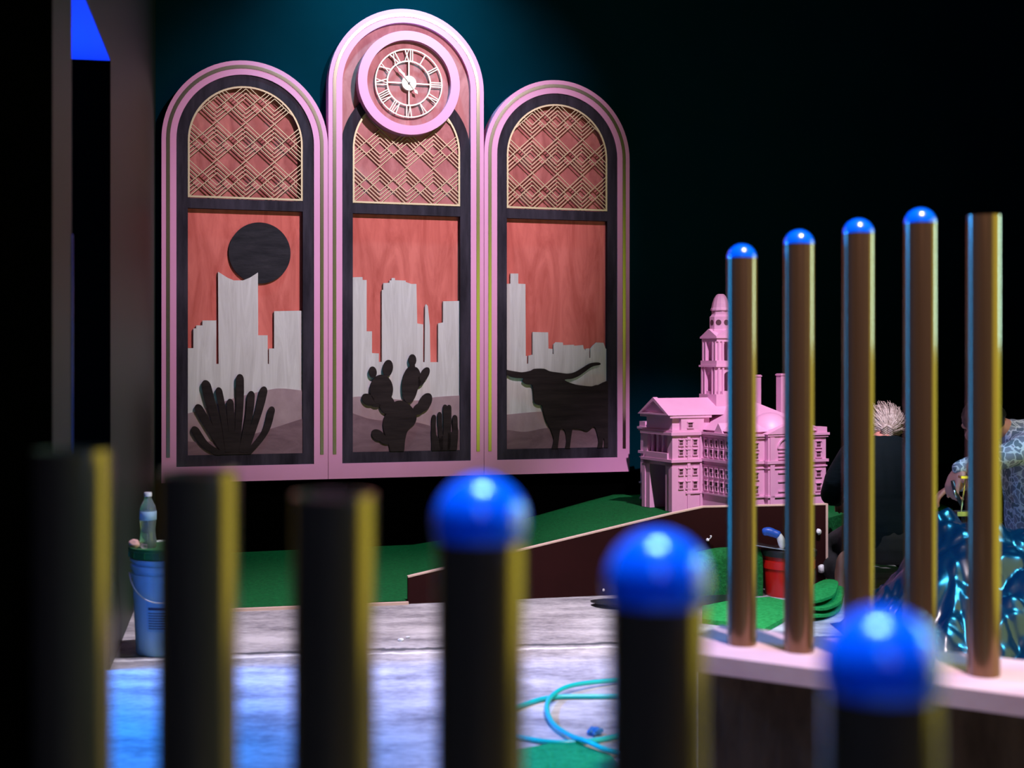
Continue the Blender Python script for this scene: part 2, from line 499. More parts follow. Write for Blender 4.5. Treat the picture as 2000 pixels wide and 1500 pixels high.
prism_z(bm, [(jp - jd * .006)[:2], (jp - jd * .0005)[:2], (jp - jd * .0005 + jn * .135)[:2], (jp - jd * .006 + jn * .135)[:2]], 0, 2.294)
structure(obj('trim_1', bm, M['black_paint']))  # added black face that puts the jamb's shade into its colour
# side room beyond the opening: return wall, soffit, end wall
bm = bmesh.new(); box(bm, -3.6, sx(5.0) - 0.10, 5.0, 5.1, 0, 2.6)
structure(obj('wall_alcove_far', bm, M['black_paint']))  # unlit dark of the return wall is put into the colour
bm = bmesh.new(); box(bm, -3.7, -3.6, 3.4, 5.1, 0, 2.6)
structure(obj('wall_alcove_end', bm, M['black_paint']))
bm = bmesh.new()
prism_z(bm, [(-3.6, 3.8), (sx(3.8) - 0.09, 3.8), (sx(5.0) - 0.09, 5.0), (-3.6, 5.0)], 2.295, 2.4)
structure(obj('ceiling_alcove', bm, M['soffit_paint']))
bm = bmesh.new(); side(bm, 3.8, 4.995, 2.284, 2.2945, 0.14)
structure(obj('trim_3', bm, M['soffit_paint']))  # added plate under the header, coloured with the soffit's blue light

# ------------------------------------------------------------------ arched panels
ZB = 0.44                                    # panel bottoms above the floor


def pl(x, y, i):
    """photo pixel -> (u, z) on the panel front plane, in panel i's own frame"""
    q = (x - 1000) / FPX
    # ORG + UDIR*s : (ox + ux s) = q (oy + uy s)
    s = (q * ORG.y - ORG.x) / (UDIR.x - q * UDIR.y)
    dep = ORG.y + UDIR.y * s
    return (s - PW * i, EYE - (y - HOR) / FPX * dep - ZB)


def arch(x0, x1, zb, zs, n=40):
    """closed loop: bottom left, up, round, down to bottom right"""
    r = (x1 - x0) / 2; cx = (x0 + x1) / 2
    L = [(x0, zb)] + [(cx - r * math.cos(PI * k / n), zs + r * math.sin(PI * k / n)) for k in range(n + 1)] + [(x1, zb)]
    return L


XO, XI = 0.086, 0.152
ZFB, ZPB, ZPT, ZLB, ZS = 0.093, 0.160, 1.620, 1.684, 2.020


def lattice(bm, clip_r=0.338):
    """art-deco fretwork: nested chevrons between four columns of the arch"""
    px, pz = (PW - 2 * XI) / 4, 0.152
    c0 = PW / 2
    segs = []
    for k in range(-3, 4):
        for m in range(-1, 6):
            for s in (-1, 1):
                for (u0, t0, u1, t1) in ((0, 0, 1, 1), (0, .5, 1, 1.5), (0, 1 / 6, 5 / 12, 7 / 12), (0, 1 / 3, 1 / 3, 2 / 3),
                                         (0, 7 / 6, 1 / 3, 5 / 6), (0, 4 / 3, 5 / 12, 11 / 12)):
                    segs.append(((k + s * u0, t0 + 1.5 * m), (k + s * u1, t1 + 1.5 * m)))
    inside = lambda p: (XI < p[0] < PW - XI and ZLB < p[1] and (p[1] < ZS or math.hypot(p[0] - c0, p[1] - ZS) < clip_r))
    for A, B in segs:
        a = (c0 + A[0] * px, ZLB + A[1] * pz); b = (c0 + B[0] * px, ZLB + B[1] * pz)
        N = 48
        pts = [(a[0] + (b[0] - a[0]) * j / N, a[1] + (b[1] - a[1]) * j / N) for j in range(N + 1)]
        run = None
        for j in range(N + 1):
            if inside(pts[j]):
                if run is None: run = j
                last = j
            elif run is not None:
                bar(bm, pts[max(run - 1, 0)], pts[j], 0.0040, 0.012, 0.019); run = None
        if run is not None:
            bar(bm, pts[max(run - 1, 0)], pts[N], 0.0040, 0.012, 0.019)


def make_panel(i, name_label, top_s):
    o = thing('arched_panel', ORG + UDIR * (PW * i) + Vector((0, 0, ZB)), name_label, 'wall panel', PHI, 'arched skyline panels on the wall')
    e = 0.0015
    bm = bmesh.new()
    band(bm, arch(e, PW - e, 0, top_s), arch(XO, PW - XO, ZFB, top_s), 0.0, 0.099)
    bevel_all(bm, 0.004, 2)
    obj('pink_frame', bm, M['pink_paint'], o, label='pink painted outer frame')
    bm = bmesh.new()
    bead = [Vector((u, 0, z)) for u, z in arch(0.0385, PW - 0.0385, 0.150, top_s, 48)]
    prev = None
    for k, q in enumerate(bead):
        t = (bead[min(k + 1, len(bead) - 1)] - bead[max(k - 1, 0)]).normalized()
        n = Vector((-t.z, 0, t.x))
        cur = [bm.verts.new(q + n * wd + Vector((0, dp, 0))) for wd, dp in ((.0110, .003), (.0110, -.0012), (.0100, -.0022), (0, -.0023), (-.0100, -.0022), (-.0110, -.0012), (-.0110, .003))]
        if prev:
            for j in range(6):
                bm.faces.new((prev[j], cur[j], cur[j + 1], prev[j + 1]))
        prev = cur
    obj('metal_inlay', bm, M['metal_inlay'], o, True, 20, label='shiny metal strip inlaid along the frame')
    if top_s > ZS + 0.1:
        bm = bmesh.new(); prism(bm, arch(XO - .004, PW - XO + .004, ZPT, top_s), 0.026, 0.040)
        obj('upper_board', bm, M['dial_wood'], o, label='rose stained board behind the clock')
    bm = bmesh.new()
    band(bm, arch(XO, PW - XO, ZFB, ZS), arch(XI, PW - XI, ZPB, ZS), 0.008, 0.070)
    box(bm, XI - 0.002, PW - XI + 0.002, 0.008, 0.070, ZPT, ZLB - 0.004)
    obj('black_frame', bm, M['black_wood'], o, label='black stained inner frame')
    bm = bmesh.new(); prism(bm, arch(XI - .004, PW - XI + .004, ZLB - .02, ZS), 0.052, 0.066)
    obj('arch_board', bm, M['rose_wood'], o, label='rose stained plywood behind the fretwork')
    bm = bmesh.new()
    band(bm, arch(XI, PW - XI, ZLB, ZS), arch(XI + .011, PW - XI - .011, ZLB + .011, ZS), 0.010, 0.024)
    lattice(bm)
    obj('fretwork', bm, M['gilt'], o, label='gilt diamond fretwork in the arch')
    bm = bmesh.new(); prism(bm, [(XI - .004, ZPB - .004), (PW - XI + .004, ZPB - .004), (PW - XI + .004, ZPT + .004), (XI - .004, ZPT + .004)], 0.046, 0.058)
    obj('sky_board', bm, M['coral_wood'], o, label='coral stained plywood sky')
    return o


def px_poly(i, pts, ox, oy, k):
    return [pl(ox + x / k, oy + y / k, i) for x, y in pts]


def layer(o, name, pts, y0, y1, mat, label=None):
    lo, hi = XI - .003, PW - XI + .003
    P = [(min(max(u, lo), hi), max(z, ZPB - .003)) for u, z in pts]
    bm = bmesh.new(); prism(bm, P, y0, y1)
    return obj(name, bm, mat, o, label=label)


def sm(pts, closed=True, k=6):
    return [tuple(v)[:2] for v in smooth_path([(p[0], p[1], 0) for p in pts], k, closed)]


def ellipse(cx, cz, rx, rz, rot=0, n=36):
    c, s = math.cos(rot), math.sin(rot)
    return [(cx + rx * math.cos(t) * c - rz * math.sin(t) * s, cz + rx * math.cos(t) * s + rz * math.sin(t) * c)
            for t in (2 * PI * k / n for k in range(n))]


def finger(pts, r0, r1, n=10):
    """tapered rounded leaf along a path: r0 at the foot, r1 near the tip"""
    P = [Vector((p[0], p[1])) for p in pts]
    P = [Vector(v[:2]) for v in smooth_path([(p.x, p.y, 0) for p in P], 8)]
    m = len(P); L = []; R = []
    for j, p in enumerate(P):
        t = (P[min(j + 1, m - 1)] - P[max(j - 1, 0)]).normalized(); nrm = Vector((-t.y, t.x))
        f = j / (m - 1); r = r0 + (r1 - r0) * min(1, f * 1.35)
        L.append(p + nrm * r); R.append(p - nrm * r)
    t = (P[-1] - P[-2]).normalized(); nrm = Vector((-t.y, t.x))
    cap = [P[-1] + nrm * r1 * math.cos(a) + t * r1 * 1.5 * math.sin(a) for a in (PI * k / n for k in range(1, n))]
    return [tuple(v) for v in (L + cap + R[::-1])]


# ---- left panel: dark sun, notched tower, agave
K1 = 2.585
p = make_panel(0, 'left arched pink panel with dark sun, notched tower and agave cut-outs', ZS)
u, z = pl(508.6, 493.3, 0)
bm = bmesh.new(); prism(bm, ellipse(u, z, 0.1835, 0.1835, n=72), 0.030, 0.044)
obj('sun_disc', bm, M['sun_wood'], p, label='dark round sun')
sk = [(150, 1400), (150, 775), (228, 775), (228, 675), (242, 675), (242, 660), (274, 660), (274, 635), (344, 635), (344, 855), (356, 855), (353, 388), (400, 418), (432, 432), (480, 432), (515, 418), (555, 392),
      (556, 710), (604, 710), (605, 855), (611, 855), (611, 777), (637, 777), (637, 588), (850, 586), (850, 1400)]
layer(p, 'skyline', px_poly(0, sk, 290, 380, K1), 0.026, 0.040, M['pale_wood'], 'whitewashed plywood skyline')
h1 = sm([(150, 1115), (260, 1090), (430, 1030), (600, 988), (690, 980), (850, 1000)], False)
layer(p, 'far_hill', px_poly(0, h1 + [(850, 1400), (150, 1400)], 290, 380, K1), 0.020, 0.027, M['mauve_wood'], 'mauve hill')
h1b = sm([(150, 1130), (300, 1200), (480, 1195), (640, 1165), (850, 1128)], False)
h2 = sm([(150, 1245), (300, 1248), (480, 1222), (620, 1183), (780, 1132), (850, 1115)], False)
layer(p, 'near_hill', px_poly(0, h2 + [(850, 1400), (150, 1400)], 290, 380, K1), 0.014, 0.021, M['plum_wood'], 'plum hill')
ag = bpy.data.objects.new('agave', None); link(ag, p); ag['label'] = 'dark agave cut-out'
bm = bmesh.new(); prism(bm, [(a_[0], max(a_[1], ZPB)) for a_ in px_poly(0, sm([(365, 1330), (375, 1285), (430, 1262), (495, 1285), (510, 1330)], False), 290, 380, K1)], 0.003, 0.0145)
obj('leaf_base', bm, M['char_wood'], ag)
for j, (pts, r) in enumerate([([(240, 1196), (290, 1265), (375, 1316)], 19), ([(258, 1086), (312, 1180), (384, 1300)], 20), ([(293, 972), (325, 1090), (385, 1290)], 24),
                 ([(357, 998), (378, 1110), (402, 1300)], 17), ([(413, 1058), (419, 1170), (425, 1300)], 18), ([(462, 936), (461, 1080), (445, 1300)], 20),
                 ([(518, 1020), (508, 1120), (470, 1300)], 19), ([(580, 998), (555, 1100), (490, 1300)], 20), ([(620, 1096), (588, 1200), (500, 1310)], 18)]):
    q = [pl(290 + x / K1, 380 + y / K1, 0) for x, y in pts][::-1]
    rr = r / K1 * 7.9 / FPX
    bm = bmesh.new(); prism(bm, [(a_[0], max(a_[1], ZPB)) for a_ in finger(q, rr * 0.72, rr)], 0.001 + 0.0012 * (j % 3), 0.014)
    obj('leaf', bm, M['char_wood'], ag)

# ---- middle panel: towers, spire, prickly pear, finger cactus
p = make_panel(1, 'tallest middle arched pink panel with towers, spire and prickly pear cut-outs', 2.401)
sk = [(150, 1400), (150, 415), (283, 415), (284, 430), (304, 430), (304, 690), (331, 690), (331, 800), (366, 802), (366, 845), (381, 845), (381, 480), (388, 480), (388, 446), (420, 444), (420, 432), (430, 432), (431, 420), (447, 420), (448, 431), (502, 433), (502, 440), (530, 450), (556, 450),
      (560, 650), (590, 655), (590, 846), (598, 846), (600, 562), (605, 552), (614, 562), (624, 660), (627, 846), (666, 846), (666, 650), (691, 645), (691, 538), (850, 537), (850, 1400)]
layer(p, 'skyline', px_poly(1, sk, 600, 380, K1), 0.026, 0.040, M['pale_wood'], 'whitewashed plywood skyline')
h1 = sm([(150, 1040), (260, 1020), (400, 1030), (560, 1040), (660, 1022), (850, 1012)], False)
layer(p, 'far_hill', px_poly(1, h1 + [(850, 1400), (150, 1400)], 600, 380, K1), 0.020, 0.027, M['mauve_wood'], 'mauve hill')
h2 = sm([(150, 1085), (240, 1108), (330, 1135), (480, 1148), (560, 1152), (680, 1180), (850, 1192)], False)
layer(p, 'near_hill', px_poly(1, h2 + [(850, 1400), (150, 1400)], 600, 380, K1), 0.014, 0.021, M['plum_wood'], 'plum hill')
pp = bpy.data.objects.new('prickly_pear', None); link(pp, p); pp['label'] = 'dark prickly pear cut-out'
PX = 8.15 / FPX / K1
trunk = sm([(428, 1312), (412, 1260), (385, 1180), (388, 1130), (410, 1095), (440, 1050), (470, 1040), (500, 1048), (530, 1075), (552, 1115), (545, 1155), (510, 1190), (495, 1240), (484, 1312)], True, 5)
bm = bmesh.new(); prism(bm, [(q[0], max(q[1], ZPB)) for q in px_poly(1, trunk, 600, 380, K1)], 0.002, 0.0145)
obj('trunk', bm, M['char_wood'], pp)
for j, (cx, cy, rx, ry, rot) in enumerate([(376, 985, 59, 76, 0), (404, 1060, 40, 50, .35), (332, 897, 20, 29, .1), (408, 877, 26, 43, -.15), (309, 1035, 26, 36, .9), (345, 1050, 22, 30, 1.2), (520, 960, 42, 94, -.08), (546, 930, 30, 60, 0), (532, 836, 20, 30, .0), (532, 870, 14, 24, 0),
                             (594, 908, 21, 40, -.5), (572, 940, 22, 34, -.7), (596, 1050, 31, 52, -.5), (566, 1082, 26, 36, -.9), (358, 1215, 26, 36, .95), (395, 1238, 22, 34, 1.2)]):
    u, z = pl(600 + cx / K1, 380 + cy / K1, 1)
    bm = bmesh.new(); prism(bm, ellipse(u, z, rx * PX, ry * PX, rot), 0.0008 + 0.0006 * (j % 4), 0.0143)
    obj('pad', bm, M['char_wood'], pp)
fc = bpy.data.objects.new('finger_cactus', None); link(fc, p); fc['label'] = 'small dark finger cactus cut-out'
bowl = sm([(640, 1310), (629, 1250), (628, 1180), (640, 1195), (668, 1230), (700, 1200), (730, 1200), (752, 1180), (762, 1180), (760, 1250), (742, 1310)], True, 5)
bm = bmesh.new(); prism(bm, [(q[0], max(q[1], ZPB)) for q in px_poly(1, bowl, 600, 380, K1)], 0.002, 0.0145)
obj('foot', bm, M['char_wood'], fc)
for j, (pts, r) in enumerate([([(641, 1128), (640, 1200), (655, 1290)], 11), ([(670, 1114), (672, 1180), (680, 1290)], 11), ([(698, 1078), (700, 1150), (697, 1290)], 12), ([(718, 1078), (718, 1150), (712, 1290)], 11), ([(747, 1132), (747, 1200), (732, 1290)], 13)]):
    q = [pl(600 + x / K1, 380 + y / K1, 1) for x, y in pts][::-1]
    bm = bmesh.new(); prism(bm, [(a_[0], max(a_[1], ZPB)) for a_ in finger(q, r * PX, r * PX)], 0.001 + 0.001 * (j % 2), 0.014)
    obj('finger', bm, M['char_wood'], fc)

# ---- right panel: low skyline, longhorn bull
K3 = 3.125
p = make_panel(2, 'right arched pink panel with low skyline and dark longhorn bull cut-out', ZS)
sk = [(200, 1400), (200, 230), (310, 230), (310, 168), (358, 168), (358, 230), (402, 232), (404, 672), (411, 672), (411, 720), (419, 720), (420, 672), (446, 665), (446, 526), (541, 528), (543, 627), (568, 630), (568, 660), (574, 660), (574, 602), (590, 588), (631, 590), (633, 606), (700, 604), (700, 610), (755, 606), (758, 625), (770, 640), (773, 628), (793, 626), (793, 684), (799, 684),
      (800, 630), (815, 610), (838, 590), (880, 592), (893, 628), (980, 630), (980, 1400)]
layer(p, 'skyline', px_poly(2, sk, 900, 480, K3), 0.026, 0.040, M['pale_wood'], 'whitewashed plywood skyline')
h1 = sm([(200, 1040), (300, 1030), (480, 1014), (700, 1010), (980, 1020)], False)
layer(p, 'far_hill', px_poly(2, h1 + [(980, 1400), (200, 1400)], 900, 480, K3), 0.020, 0.027, M['mauve_wood'], 'mauve hill')
h2 = sm([(200, 1115), (300, 1126), (400, 1136), (540, 1112), (700, 1118), (980, 1108)], False)
layer(p, 'near_hill', px_poly(2, h2 + [(980, 1400), (200, 1400)], 900, 480, K3), 0.014, 0.021, M['plum_wood'], 'plum hill')
bull = [(270, 755), (293, 760), (340, 768), (380, 772), (430, 762), (452, 751), (510, 751), (545, 766), (600, 774), (655, 780), (700, 771), (750, 742), (792, 718), (832, 712), (853, 716), (851, 727), (815, 734), (790, 746), (755, 772), (720, 796), (680, 812), (635, 818), (668, 836), (720, 850), (798, 858), (822, 852), (842, 850), (920, 856), (920, 1262), (880, 1262),
        (877, 1190), (872, 1178), (865, 1240), (866, 1262), (834, 1262), (842, 1200), (834, 1150), (822, 1112), (808, 1104), (790, 1120), (768, 1131), (735, 1120), (700, 1117), (685, 1119), (676, 1160), (667, 1235), (668, 1262), (638, 1262), (646, 1195), (640, 1140), (627, 1118), (609, 1122), (600, 1180), (594, 1235), (596, 1262), (556, 1262),
        (568, 1190), (560, 1150), (542, 1105), (522, 1070), (507, 1020), (497, 975), (478, 972), (456, 960), (447, 940), (447, 925), (444, 890), (437, 850), (405, 846), (378, 826), (384, 810), (340, 807), (310, 800), (293, 790), (270, 785)]
layer(p, 'bull', [q for q in px_poly(2, sm(bull, True, 3), 900, 480, K3)], 0.003, 0.0145, M['char_wood'], 'dark longhorn bull cut-out')

# ------------------------------------------------------------------ clock
ck = thing('wall_clock', ORG + UDIR * (1.5 * PW) + Vector((0, 0, 2.862)) - NDIR * 0.0, 'round pink clock with skeleton roman numerals on tallest panel', 'clock', PHI)
ring = lambda r, n=72: [(r * math.cos(2 * PI * k / n), r * math.sin(2 * PI * k / n)) for k in range(n)]
bm = bmesh.new(); band(bm, ring(.318), ring(.262), -0.062, 0.0255); bevel_all(bm, 0.004, 2)
obj('clock_ring', bm, M['pink_paint'], ck, label='wide pink ring')
bm = bmesh.new(); prism(bm, ring(.2625), -0.022, 0.020)
obj('dial', bm, M['dial_wood'], ck, label='rose stained wooden dial')
YF, YB = -0.046, -0.038
bm = bmesh.new(); band(bm, ring(.2115), ring(.2045), YF, YB)
obj('outer_ring', bm, M['clock_metal'], ck, label='cream metal ring')
bm = bmesh.new(); band(bm, ring(.1395), ring(.1315), YF, YB)
obj('inner_ring', bm, M['clock_metal'], ck, label='cream metal ring')
bm = bmesh.new(); prism(bm, ring(.045, 40), -0.052, -0.022)
obj('hub', bm, M['clock_metal'], ck, label='cream round hub')
for a_ in range(4):
    c, s = math.cos(a_ * PI / 2), math.sin(a_ * PI / 2)
    bm = bmesh.new(); bar(bm, (c * .04, s * .04), (c * .134, s * .134), 0.0075, YF, YB)
    obj('spoke', bm, M['clock_metal'], ck)
NUM = ['XII', 'I', 'II', 'III', 'IV', 'V', 'VI', 'VII', 'VIII', 'IX', 'X', 'XI']
for hnum, txt in enumerate(NUM):
    ang = -hnum * PI / 6 + PI / 2
    ra, rb = .1385, .2055
    wid = {'I': .013, 'V': .028, 'X': .032}
    tot = sum(wid[c] for c in txt)
    bm = bmesh.new(); off = -tot / 2
    er = Vector((math.cos(ang), math.sin(ang))); et = Vector((math.sin(ang), -math.cos(ang)))
    P = lambda t, r: er * r + et * t
    for c in txt:
        w_ = wid[c]; mid = off + w_ / 2; h = w_ * 0.36
        if c == 'I':
            bar(bm, P(mid, ra), P(mid, rb), .0058, YF, YB)
        elif c == 'V':
            bar(bm, P(mid - h, rb), P(mid, ra), .0062, YF, YB); bar(bm, P(mid + h, rb), P(mid, ra), .004, YF, YB)
        else:
            bar(bm, P(mid - h, rb), P(mid + h, ra), .0062, YF, YB); bar(bm, P(mid + h, rb), P(mid - h, ra), .004, YF, YB)
        off += w_
    obj('numeral', bm, M['clock_metal'], ck)
for nm, ang, ln, yy in (('minute_hand', 321, .150, -0.058), ('hour_hand', 325.5, .105, -0.056)):
    t = math.radians(90 - ang); d = Vector((math.cos(t), math.sin(t))); n = Vector((-d.y, d.x))
    bm = bmesh.new()
    prism(bm, [d * -.03 + n * .002, d * ln * .45 + n * .0022, d * ln * .62 + n * .008, d * ln * .74 + n * .002, d * ln, d * ln * .74 - n * .002, d * ln * .62 - n * .008, d * ln * .45 - n * .0022, d * -.03 - n * .002], yy, yy + .002)
    if nm == 'minute_hand':
        prism(bm, [d * -.052 + n * .003, d * -.066 + n * .010, d * -.085, d * -.066 - n * .010, d * -.052 - n * .003], yy, yy + .002)
        bar(bm, d * -.03, d * -.055, .005, yy, yy + .002)
    obj(nm, bm, M['clock_metal'], ck)
bm = bmesh.new(); prism(bm, ring(.006, 20), -0.062, -0.050)
obj('pin', bm, M['dark_metal'], ck, label='dark centre pin')

# ------------------------------------------------------------------ turf ramp
ramp = thing('putting_ramp', (0.5, 7.2, 0), 'green turf putting ramp with maroon side board below the arched panels', 'ramp')


def wall_at(X, gap=0.03):
    s = (X - WALL_O.x) / UDIR.x
    q = WALL_O + UDIR * s + NDIR * gap
    return Vector((X, q.y, 0))


bm = bmesh.new()
HT = 0.285
# (front point, back point, height)
bl, br = Vector((-0.495, 6.34, 0)), Vector((1.612, 6.845, 0))
fdir = (br - bl).normalized()
stations = [(Vector((-1.705, 6.07, 0)), wall_at(-2.02, .08), 0.012), (bl, wall_at(-.62), 0.012), (bl + fdir * .30, wall_at(-.32), 0.050), (bl + fdir * 1.30, wall_at(.50), 0.250), (bl + fdir * 1.50, wall_at(.66), HT), (br, wall_at(1.6), HT), (Vector((1.69, 7.30, 0)), wall_at(1.75), HT), (Vector((2.0, 7.75, 0)), wall_at(2.1), HT), (Vector((2.6, 7.85, 0)), wall_at(2.7), HT)]
prev = None
shift = Vector((-fdir.y, fdir.x, 0)) * 0.03
NS = 8
for i, (f, b_, h) in enumerate(stations):
    f2 = f + (shift if 1 <= i <= 5 else Vector((0, 0, 0)))
    col = []
    for j in range(NS + 1):
        q = f2.lerp(b_, j / NS)
        col.append((bm.verts.new((q.x, q.y, h)), bm.verts.new((q.x, q.y, 0.0))))
    if prev:
        for j in range(NS):
            bm.faces.new((prev[j][0], col[j][0], col[j + 1][0], prev[j + 1][0]))
            bm.faces.new((prev[j][1], prev[j + 1][1], col[j + 1][1], col[j][1]))
        bm.faces.new((prev[0][0], prev[0][1], col[0][1], col[0][0]))
        bm.faces.new((prev[NS][0], col[NS][0], col[NS][1], prev[NS][1]))
    if i in (0, len(stations) - 1):
        for j in range(NS):
            bm.faces.new((col[j][0], col[j + 1][0], col[j + 1][1], col[j][1]))
    prev = col
obj('turf', bm, M['turf_dark'], ramp, label='dark green artificial turf')


def on_front(px_x, px_y):
    q = (px_x - 1000) / FPX
    t = (q * bl.y - bl.x) / (fdir.x - q * fdir.y)
    pnt = bl + fdir * t
    return t, EYE - (px_y - HOR) / FPX * pnt.y


top = [on_front(*q) for q in ((797, 1128), (1020, 1075), (1314, 1004), (1375, 991), (1613, 986))]
RA = math.atan2(fdir.y, fdir.x)
bo = bpy.data.objects.new('side_board', None); link(bo, ramp); bo.location = bl - Vector((0.5, 7.2, 0)); bo.rotation_euler = (0, 0, RA)
bo['label'] = 'maroon board with raw wood edge'
tl = top[-1][0]
bm = bmesh.new(); prism(bm, [(0, 0)] + [(0, top[0][1])] + top[1:] + [(tl, 0)], 0, 0.026)
obj('board_face', bm, M['maroon'], bo)
bm = bmesh.new()
for (a_, b_) in zip(top, top[1:]):
    prism(bm, [(a_[0], a_[1] - .001), (b_[0], b_[1] - .001), (b_[0], b_[1] + .006), (a_[0], a_[1] + .006)], -0.001, 0.027)
prism(bm, [(tl - .001, 0), (tl + .012, 0), (tl + .012, top[-1][1] + .006), (tl - .001, top[-1][1] + .006)], -0.001, 0.027)
obj('board_edge', bm, M['raw_edge'], bo, label='pale raw wood edge')
bm = bmesh.new()
q0, q1 = Vector((-1.705, 6.07, 0)), bl
fd = (q1 - q0).normalized(); nn = Vector((fd.y, -fd.x, 0))
prism_z(bm, [q0[:2], q1[:2], (q1 + nn * .02)[:2], (q0 + nn * .02)[:2]], 0.0, 0.013)
bmesh.ops.translate(bm, vec=Vector((-0.5, -7.2, 0)), verts=bm.verts[:])
obj('edge_trim', bm, M['raw_edge'], ramp, label='thin pale trim along the turf edge')
ramp_t = ramp
for v in (o_ for o_ in ramp.children if o_.name.startswith('turf')):
    v.location = (-0.5, -7.2, 0)


def knob(px_x, px_y, sz, lab, kind=0):
    t, z = on_front(px_x, px_y)
    bm = bmesh.new()
    bmesh.ops.create_icosphere(bm, subdivisions=3, radius=sz)
    for v in bm.verts:
        f = 1 + .35 * noise.noise(v.co / sz * 1.4 + Vector((px_x, 0, px_y)))
        v.co = Vector((v.co.x * .75 * f + t, v.co.y * .8 * f - sz * .75, v.co.z * (1.0 if not kind else .8) * f + z))
    if kind:
        tube_pts(bm, smooth_path([(t, -sz * .6, z), (t + sz * .9, -.02, z + sz * .9), (t + sz * 1.3, -.022, z + sz * 1.9), (t + sz * .8, -.018, z + sz * 1.8)], 5), sz * .26, 6)
    return obj('wire_stub', bm, M['white_plastic'], bo, True, label=lab)


knob(1381, 1054, 0.011, 'pale curled wire stub', 1)
knob(1178, 1152, 0.007, 'small pale wire stub')
knob(1597, 1038, 0.016, 'white wire connector')
knob(1601, 1110, 0.024, 'white oval connector')

# ------------------------------------------------------------------ pink courthouse model
YAW = math.radians(25)
ch = thing('courthouse_model', (1.259, 7.44, HT + .002), 'pink model courthouse with clock tower standing on the turf ramp', 'model building', YAW)
PK = M['model_pink']


def win(bm, face, c, z0, w_, h, arched=False):
    """surround, sill and lintel on a wall. face 'B' front at y=c[1]; 'A' left at x=c[0]"""
    def bx(a0, a1, d0, d1, zz0, zz1):
        if face == 'B': box(bm, c[0] + a0, c[0] + a1, c[1] - d1, c[1] - d0, zz0, zz1)
        else: box(bm, c[0] - d1, c[0] - d0, c[1] + a0, c[1] + a1, zz0, zz1)
    bx(-w_ * .75, w_ * .75, -.001, .007, z0 - .006, z0)
    bx(-w_ * .72, w_ * .72, -.001, .009, z0 + h, z0 + h + .006)
    bx(-w_ * .68, -w_ * .5, -.001, .005, z0, z0 + h)
    bx(w_ * .5, w_ * .68, -.001, .005, z0, z0 + h)
    bx(-w_ * .5, w_ * .5, -.001, .004, z0 + h * .45, z0 + h * .53)


def shade_pane(bm, face, c, z0, w_, h):
    if face == 'B': box(bm, c[0] - w_ / 2, c[0] + w_ / 2, c[1] - .0015, c[1] + .002, z0, z0 + h)
    else: box(bm, c[0] - .0015, c[0] + .002, c[1] - w_ / 2, c[1] + w_ / 2, z0, z0 + h)


def add_window(face, c, z0, w_, h):
    bm = bmesh.new(); win(bm, face, c, z0, w_, h)
    f = obj('window', bm, PK, ch)
    bm = bmesh.new(); shade_pane(bm, face, c, z0, w_, h)
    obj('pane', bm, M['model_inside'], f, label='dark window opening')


def bands(bm, x0, x1, y0, y1, zs):
    for zc, out, hh in zs:
        box(bm, x0 - out, x1 + out, y0 - out, y1 + out, zc, zc + hh)


BX, BY = 0.614, 1.06
A0, A1, AK = 0.352, 0.679, 0.206
ZBANDS = [(0.0, .006, .012), (.100, .008, .010), (.262, .006, .008), (.290, .012, .016), (.432, .010, .008), (.444, .016, .014)]
# main block
bm = bmesh.new(); box(bm, 0, BX, 0, BY, 0, .455); bands(bm, 0, BX, 0, BY, ZBANDS)
box(bm, .02, BX - .02, .02, BY - .02, .455, .475)
obj('main_block', bm, PK, ch)
# corner turrets blocks at cornice
for cx_, cy_ in ((0.03, 0.03), (BX - .03, 0.03), (0.03, BY - .03)):
    bm = bmesh.new(); box(bm, cx_ - .035, cx_ + .035, cy_ - .035, cy_ + .035, .458, .490)
    obj('parapet', bm, PK, ch)
# hipped main roof
bm = bmesh.new()
rv = [bm.verts.new(q) for q in ((0.0, .0, .47), (BX, 0, .47), (BX, BY, .47), (0, BY, .47), (BX * .42, .34, .628), (BX * .58, .34, .628), (BX * .58, BY - .3, .628), (BX * .42, BY - .3, .628))]
for f in ((0, 1, 5, 4), (1, 2, 6, 5), (2, 3, 7, 6), (3, 0, 4, 7), (4, 5, 6, 7), (3, 2, 1, 0)):
    bm.faces.new([rv[i] for i in f])
obj('roof', bm, PK, ch)
# front pavilion with pediment and domed roof
PX0, PX1, PD = .184, .430, .035
bm = bmesh.new(); box(bm, PX0, PX1, -PD, .03, 0, .445); bands(bm, PX0, PX1, -PD, .02, ZBANDS[:4])
box(bm, PX0 - .006, PX1 + .006, -PD - .006, .03, .445, .457)
prism(bm, [(PX0 - .012, .457), (PX1 + .012, .457), ((PX0 + PX1) / 2, .512)], -PD - .010, .06)
for k in range(2):
    box(bm, (PX0 + .01, PX1 - .04)[k], (PX0 + .04, PX1 - .01)[k], -PD - .008, -PD + .002, .02, .285)
    box(bm, (PX0 + .01, PX1 - .04)[k], (PX0 + .04, PX1 - .01)[k], -PD - .008, -PD + .002, .306, .44)
pcx = (PX0 + PX1) / 2
arc = [(pcx + .062 * math.cos(PI * k / 16), .375 + .062 * math.sin(PI * k / 16)) for k in range(17)]
arc2 = [(pcx + .054 * math.cos(PI * k / 16), .375 + .054 * math.sin(PI * k / 16)) for k in range(17)]
band(bm, arc, arc2, -PD - .009, -PD + .002, closed=False)
for zz in (.372, .352, .330, .312):
    box(bm, pcx - .056, pcx + .056, -PD - .006, -PD + .002, zz, zz + .007)
for zz in (.235, .185, .13):
    box(bm, pcx - .056, pcx + .056, -PD - .006, -PD + .002, zz, zz + .008)
obj('front_pavilion', bm, PK, ch)
bm = bmesh.new()
